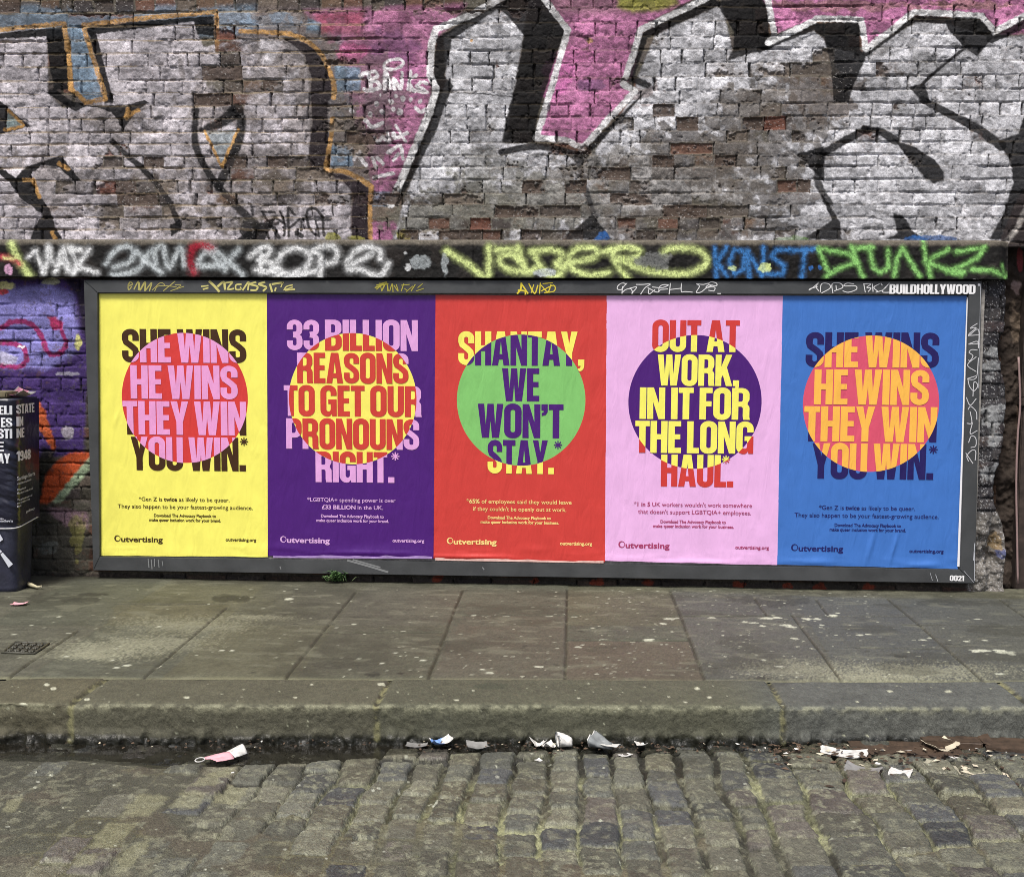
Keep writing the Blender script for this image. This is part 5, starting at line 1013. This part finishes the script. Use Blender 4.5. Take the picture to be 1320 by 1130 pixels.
# ------------------------------------------------------------------ litter and small things
def crumple(name, at_, size, cols, seed, flat=.4, rot=0.0, nx=26, amp=.35, curl=.5, thick_=.0012, rough=.55, split=None, parent=None, **k_):
    """a creased scrap of paper or film lying on the ground; size (along, across) in metres"""
    r = np.random.RandomState(seed); u = np.linspace(-.5, .5, nx); U_, V_ = np.meshgrid(u, u)
    hz = np.zeros_like(U_)
    for _ in range(14):
        a_ = r.rand()*math.pi; d = U_*math.cos(a_)+V_*math.sin(a_)-(r.rand()-.5)*.7; hz += np.abs(d)*(r.rand()-.35)*amp
    X = U_*size[0]*(1+.25*(fbm(V_*3+seed, U_*3, seed)-.5)); Y = V_*size[1]*(1+.35*(fbm(U_*4+seed, V_*4, seed+1)-.5)); m_ = min(size)
    Z = (hz-hz.min())*m_*flat+curl*m_*(U_**2)*(r.rand()+.2); c_, s_ = math.cos(rot), math.sin(rot)
    v = np.stack([at_[0]+X*c_-Y*s_, at_[1]+X*s_+Y*c_, at_[2]+Z+.003], -1).reshape(-1, 3); f = []
    for i in range(nx-1):
        for j in range(nx-1):
            if r.rand() < .02 and (i in (0, nx-2) or j in (0, nx-2)): continue
            f.append((i*nx+j, i*nx+j+1, (i+1)*nx+j+1, (i+1)*nx+j))
    me = pymesh(name, v, f)
    o = link(name, me, cols if isinstance(cols, list) else [cols], parent, **k_)
    if split is not None:
        for p in me.polygons: p.material_index = 1 if (p.index % (nx-1)) > split*(nx-1) else 0
    md = o.modifiers.new('t', 'SOLIDIFY'); md.thickness = thick_; md.offset = 0
    return o
M_WHITE = flat_mat('white_paper', s(214, 212, 206), .65, layers=[(50, .5, .004)], mottle=.22, mscale=60); M_PINKP = flat_mat('pink_paper', s(226, 168, 176), .6, mottle=.1); M_CREAM = flat_mat('cream_card', s(204, 194, 170), .75, mottle=.2)
M_FILM = flat_mat('clear_film', s(150, 154, 154), .14, .6, mottle=.25, trans=.25); M_BLUEW = flat_mat('blue_wrapper', s(120, 156, 214), .35, .5, mottle=.3, mscale=90); M_CARD = flat_mat('brown_card', s(94, 76, 60), .8, layers=[(40, .4, .004)], mottle=.35, mscale=30)
M_DCARD = flat_mat('wet_card', s(72, 58, 46), .6, layers=[(40, .4, .004)], mottle=.4, mscale=30); M_GREYP = flat_mat('grey_film', s(138, 137, 134), .35, .5, mottle=.2)
RZ = -.018
def G_(x, y, z=RZ): return on_z(x, y, z)
def gut(x, y, half, z=-.03):
    q = on_z(x, y, z); q[1] = min(q[1], float(yk(q[0]))-half-.012); return q
# pink and white wrapper with its ring
q0 = G_(285, 977); wr = empty('paper_wrapper', tuple(q0), label='pink and white paper wrapper with a ring at its narrow end on wet setts', cat='wrapper')
def strip(name, ctr, mt, parent, lift=.012, nx=8):
    """ruled sheet between two edge lines given in the photograph"""
    (a0, a1), (b0, b1) = ctr; v = []; f = []; rg = random.Random(4)
    for i in range(nx+1):
        for j in range(nx+1):
            t, w = i/nx, j/nx
            x = (a0[0]*(1-t)+a1[0]*t)*(1-w)+(b0[0]*(1-t)+b1[0]*t)*w; y = (a0[1]*(1-t)+a1[1]*t)*(1-w)+(b0[1]*(1-t)+b1[1]*t)*w
            p = G_(x, y); v.append((p[0], p[1], RZ+.010+lift*math.sin(math.pi*w)*(.4+.6*t)+.003*rg.random()))
    for i in range(nx):
        for j in range(nx): k_ = i*(nx+1)+j; f.append((k_, k_+1, k_+nx+2, k_+nx+1))
    o = link(name, pymesh(name, v, f, True), mt, parent); md = o.modifiers.new('t', 'SOLIDIFY'); md.thickness = .0012; return o
strip('pink_sleeve', (((263, 979.5), (289, 973.5)), ((265, 982.5), (302, 980.5))), M_PINKP, wr); strip('pink_sleeve_fold', (((272, 982), (289.5, 974)), ((279.5, 985.6), (302, 981))), M_PINKP, wr, .006)
strip('white_sheet', (((289, 973.3), (307.5, 965)), ((303, 980.2), (319, 974.2))), M_WHITE, wr, .02)
c_ = G_(257.8, 983); pts = [(c_[0]+.016*math.cos(t), c_[1]+.022*math.sin(t), RZ+.012) for t in np.linspace(0, 2*math.pi, 26, endpoint=False)]
link('ring', tube(pts, .0022, 6, True), M_WHITE, wr)
crumple('tissue', G_(287, 1003), (.062, .075), M_WHITE, 3, .35, label='crumpled white tissue on a sett just below the pink and white wrapper', cat='tissue')
crumple('paper_scrap', G_(202, 1005), (.055, .05), M_WHITE, 7, .25, label='small white paper scrap at the edge of the gutter puddle', cat='paper scrap')
crumple('paper_scrap', G_(123, 996), (.045, .05), M_CREAM, 8, .2, label='small cream scrap lying on smooth asphalt left of the gutter puddle', cat='paper scrap')
crumple('sweet_wrapper', gut(569, 960, .04, -.022), (.075, .07), [M_BLUEW, M_WHITE], 9, .8, .4, split=.55, label='crushed blue and white wrapper in the gutter against the kerb', cat='wrapper')
crumple('plastic_film', gut(616, 962, .05, -.026), (.08, .05), M_GREYP, 12, .6, .3, label='grey torn plastic film in the gutter right of the blue wrapper', cat='plastic film')
crumple('plastic_film', gut(537, 962, .03, -.028), (.08, .04), M_GREYP, 14, .35, 0, label='flat grey plastic strip in the gutter left of the blue wrapper', cat='plastic film')
for x, y, sz, sd_, lb in ((694, 953, .055, 21, 'twisted white paper piece in the gutter left of the white cup'), (707, 960, .05, 23, 'small white paper shred in the gutter just below the white cup'), (826, 958, .045, 25, 'small folded white scrap in the gutter right of the clear plastic cup')):
    crumple('paper_scrap', gut(x, y+4, sz*.45, -.026), (sz*.9, sz*.8), M_WHITE, sd_, 1.2, .5, label=lb, cat='paper scrap')
crumple('paper_scrap', G_(806, 975), (.05, .028), M_WHITE, 27, .6, .7, label='bent white paper strip between two setts below the clear plastic cup', cat='paper scrap')
crumple('paper_scrap', G_(694, 981), (.022, .022), M_WHITE, 28, .6, .7, label='tiny white paper scrap in a mossy joint below the white cup', cat='paper scrap')
def cup(name, mouth, tip, r0, r1, mats, squash, z, **k_):
    """crushed cone of a cup lying on its side"""
    a_, b2_ = gut(*mouth, r0, z), gut(*tip, r0*.8, z); ax = (b2_-a_); L = np.linalg.norm(ax); ax /= L; up = np.array([0, 0, 1.0]); sd2 = np.cross(ax, up); v = []; f = []; n = 18; m_ = 9
    for i in range(m_+1):
        t = i/m_; r = r0+(r1-r0)*t
        for j in range(n):
            an = 2*math.pi*j/n; w = 1+.16*math.sin(3*an+5*t)+.08*math.sin(7*an+t*9)
            p = a_+ax*L*t+sd2*r*w*math.cos(an)+up*(r*squash*w*(math.sin(an)+1)+.004); v.append(p)
    for i in range(m_):
        for j in range(n): f.append((i*n+j, i*n+(j+1) % n, (i+1)*n+(j+1) % n, (i+1)*n+j))
    root = empty(name, tuple(a_), **k_)
    o = link('side_wall', pymesh('side_wall', v, f, True), mats[0], root); md = o.modifiers.new('t', 'SOLIDIFY'); md.thickness = .0015
    link('rim', tube(np.array(v[:n]), .0022, 6, True), mats[1], root)
    link('base', pymesh('base', v[-n:], [tuple(range(n))]), mats[0], root)
cup('paper_cup', (719, 960), (736, 959), .040, .026, [M_WHITE, M_FILM], .6, -.024, label='crushed white paper cup lying in the gutter near the middle of the kerb', cat='cup')
cup('plastic_cup', (763, 961), (789, 966), .046, .016, [M_FILM, M_WHITE], .55, -.020, label='crushed clear plastic cup with a white end lying in the gutter', cat='cup')
crumple('plastic_film', gut(784, 962, .045, -.004), (.085, .035), M_WHITE, 31, .5, -.5, label='white plastic film sheet on the end of the clear plastic cup', cat='plastic film')
crumple('plastic_bag', gut(1088, 972, .06, -.014), (.17, .08), M_WHITE, 33, .35, -.25, amp=.3, label='white torn plastic bag draped over the setts beside the brown card', cat='plastic bag')
crumple('plastic_bag', G_(1112, 997), (.12, .08), M_GREYP, 34, .3, -.4, label='dirty grey plastic bag strip on the setts below the white torn bag', cat='plastic bag')
crumple('paper_sheet', G_(1160, 1001), (.075, .08), M_WHITE, 35, .5, -.4, label='white folded paper sheet on the setts below the brown card', cat='paper')
def card_box(px, w, d, h, rot, mt, label, z=-.025, name='card_box'):
    c = G_(*px, z); bm = bmesh.new(); bm_box(bm, (-w/2, -d/2, 0), (w/2, d/2, h), .003)
    rg = random.Random(int(px[0])); 
    for v_ in bm.verts: v_.co.x += (rg.random()-.5)*.012; v_.co.z += (rg.random()-.5)*.006
    me = bm_done('body', bm); root = empty(name, tuple(c), label=label, cat='card box'); o = link('body', me, mt, root); o.matrix_parent_inverse = Matrix.Identity(4)
    root.rotation_euler = (0, 0, rot); bm = bmesh.new()
    vs = [bm.verts.new(p) for p in ((w/2+.001, -d/2, h), (w/2+.045, -d/2-.01, h-.012), (w/2+.04, d/2, h+.01), (w/2+.001, d/2, h))]; bm.faces.new(vs)
    o = link('flap', bm_done('flap', bm), mt, root); o.matrix_parent_inverse = Matrix.Identity(4)
card_box((1160, 968), .36, .15, .014, -.03, M_DCARD, 'flattened dark brown card box against the kerb behind the white torn bag')
card_box((1224, 962),   .22, .09, .034, -.06, M_DCARD, 'crushed brown card box with an open flap against the kerb')
card_box((1308, 968), .22, .14, .030, -.2, M_DCARD, 'sodden dark brown card box at the right edge of the gutter')
card_box((1262, 953), .13, .05, .06, .15, M_DCARD, 'small dark brown box standing against the kerb')
crumple('paper_packet', G_(1182, 947, -.005), (.10, .04), M_WHITE, 37, .6, .05, label='flat white paper packet on the brown card against the kerb', cat='packet')
crumple('paper_scrap', G_(1212, 965), (.11, .09), M_CREAM, 39, .9, .4, label='crumpled cream paper in front of the crushed brown card box', cat='paper scrap')
crumple('paper_strip', G_(1270, 967), (.15, .035), M_WHITE, 41, .8, -.6, label='twisted white paper strip between the brown card boxes', cat='paper strip')
crumple('paper_strip', G_(1292, 967), (.06, .025), M_WHITE, 42, .6, .4, label='short white paper strip on the sodden card box', cat='paper strip')
crumple('card_sheet', G_(1290, 1001), (.26, .07), M_CREAM, 43, .18, -.28, amp=.2, label='long cream card sheet lying flat on the setts at the right edge', cat='card')
crumple('card_sheet', G_(1230, 993), (.20, .08), flat_mat('grey_card', s(160, 156, 136), .8, mottle=.25), 45, .18, -.45, amp=.2, label='grey cream card sheet stuck to the setts left of the long cream card', cat='card')
crumple('card_sheet', G_(1316, 1006), (.09, .08), M_CREAM, 47, .15, -.2, amp=.2, label='second cream card piece cut by the right edge of the photo', cat='card')
crumple('paper_scrap', G_(25, 780, ZP), (.075, .06), M_PINKP, 49, .25, .1, label='pale pink paper scrap on the pavement in front of the cabinet', cat='paper scrap')
q = [G_(33, 754, ZP)+np.array([0, 0, .012]), G_(41, 757, ZP)+np.array([0, 0, .014]), G_(48, 758.5, ZP)+np.array([0, 0, .010]), G_(54, 758, ZP)+np.array([0, 0, .010])]
link('stick', tube(np.array(q), [.012, .011, .006, .008], 8), flat_mat('pale_stick', s(190, 182, 150), .7, mottle=.2), None, label='pale stick on the pavement at the foot of the cabinet', cat='stick')
o_ = crumple('rubbish', (X1t-.035, Y0b+.14, cab_top+.0), (.10, .16), [flat_mat('rubbish_pink', s(176, 120, 140), .6, mottle=.4, mscale=60), M_GREYP], 51, .4, 0, amp=.6, split=.5, label='crumpled grey and pink rubbish on the top corner of the street cabinet', cat='rubbish')

# leaf and paper crumbs swept against the kerb
def debris():
    v = []; f = []; rg = random.Random(61); mi = []
    for _ in range(650):
        x = rg.choice([rg.gauss(4.15, .35), rg.uniform(2.2, 4.6), rg.uniform(3.5, 4.6), rg.uniform(.6, 4.6)]); t = -.02-abs(rg.gauss(0, .07 if x < 3.5 else .16)); c = (x, float(yk(x))+t, -.024+rg.random()*.012+(.012 if t < -.12 else 0)); r = rg.uniform(.003, .011 if x > 3.4 else .006); a_ = rg.random()*6.3; o = len(v)
        for k_ in range(4): an = a_+k_*1.57; v.append((c[0]+r*math.cos(an)*(1 if k_ % 2 else 1.8), c[1]+r*math.sin(an)*(1 if k_ % 2 else 1.8), c[2]+rg.uniform(0, .006)))
        f.append((o, o+1, o+2, o+3)); mi.append(rg.choices([0, 1, 2, 3], [7, 4, 1.2, .35])[0])
    me = pymesh('gutter_debris', v, f); o = link('gutter_debris', me, [M_DCARD, M_CARD, M_CREAM, M_WHITE], None, kind='stuff', label='leaf crumbs and paper bits swept along the kerb', cat='debris')
    for p, k_ in zip(me.polygons, mi): p.material_index = k_
debris()
# weed at the foot of the billboard
wd = G_(432, 751, ZP); we = empty('weed', (wd[0], YW-.05, ZP), label='small green weed tuft growing at the wall foot under the purple poster', cat='plant')
def leaves(n, mt, seed, name, hmax):
    v = []; f = []; rg = random.Random(seed)
    for _ in range(n):
        a_ = rg.random()*6.28; h = rg.uniform(.02, hmax); l = rg.uniform(.02, .075); b = np.array([wd[0]+rg.gauss(0, .03), YW-.055+rg.gauss(0, .012), ZP+.004]); d = np.array([math.cos(a_), min(.3, math.sin(a_)), 0]); w = rg.uniform(.003, .007); sdv = np.array([-d[1], d[0], 0])*w; o = len(v)
        for t, ww_ in ((0, .5), (.5, 1), (1, .05)):
            p = b+d*l*t+np.array([0, 0, h*math.sin(t*2.2)]); v += [p-sdv*ww_, p+sdv*ww_]
        f += [(o, o+1, o+3, o+2), (o+2, o+3, o+5, o+4)]
    link(name, pymesh(name, v, f), mt, we)
leaves(90, flat_mat('weed_leaf', (.07, .14, .045), .6), 71, 'leaves', .07); leaves(30, flat_mat('weed_pale_leaf', (.26, .36, .16), .6), 73, 'pale_leaves', .04)
# cast iron drain cover in the pavement
dq = [on_z(*p, ZP+.004) for p in ((3, 841.5), (43.5, 843), (63, 830), (20, 828))]
dc = empty('drain_cover', tuple(sum(dq)/4), label='small cast iron drain cover set in the pavement near the left edge', cat='drain cover')
M_IRON = flat_mat('cast_iron', s(72, 71, 60), .55, .5, [(70, .4, .003)], .25, 30)
def dpt(u, v_, z): p = (dq[0]*(1-u)+dq[1]*u)*(1-v_)+(dq[3]*(1-u)+dq[2]*u)*v_; return np.array([p[0], p[1], z])
v = [dpt(*p, ZP+.006) for p in ((0, 0), (1, 0), (1, 1), (0, 1))]; link('plate', pymesh('plate', v, [(0, 1, 2, 3)]), flat_mat('iron_pit', s(62, 60, 50), .7), dc)
link('frame', tube(np.array([dpt(a_, b2_, ZP+.007) for a_, b2_ in ((0, 0), (.5, 0), (1, 0), (1, .5), (1, 1), (.5, 1), (0, 1), (0, .5))]), .006, 6, True), M_IRON, dc)
rg = random.Random(81); segs = []
for gx in range(4):
    for gy in range(3):
        cx_, cy_ = .16+gx*.225, .2+gy*.30
        for k_ in range(3):
            an = k_*math.pi/3+(gx+gy)*.5; segs.append([dpt(cx_-.09*math.cos(an), cy_-.13*math.sin(an), ZP+.009), dpt(cx_+.09*math.cos(an), cy_+.13*math.sin(an), ZP+.009)])
bm = bmesh.new()
for a_, b2_ in segs:
    t = tube(np.array([a_, b2_]), .0045, 5); bm.from_mesh(t); bpy.data.meshes.remove(t)
link('raised_pattern', bm_done('raised_pattern', bm), M_IRON, dc)
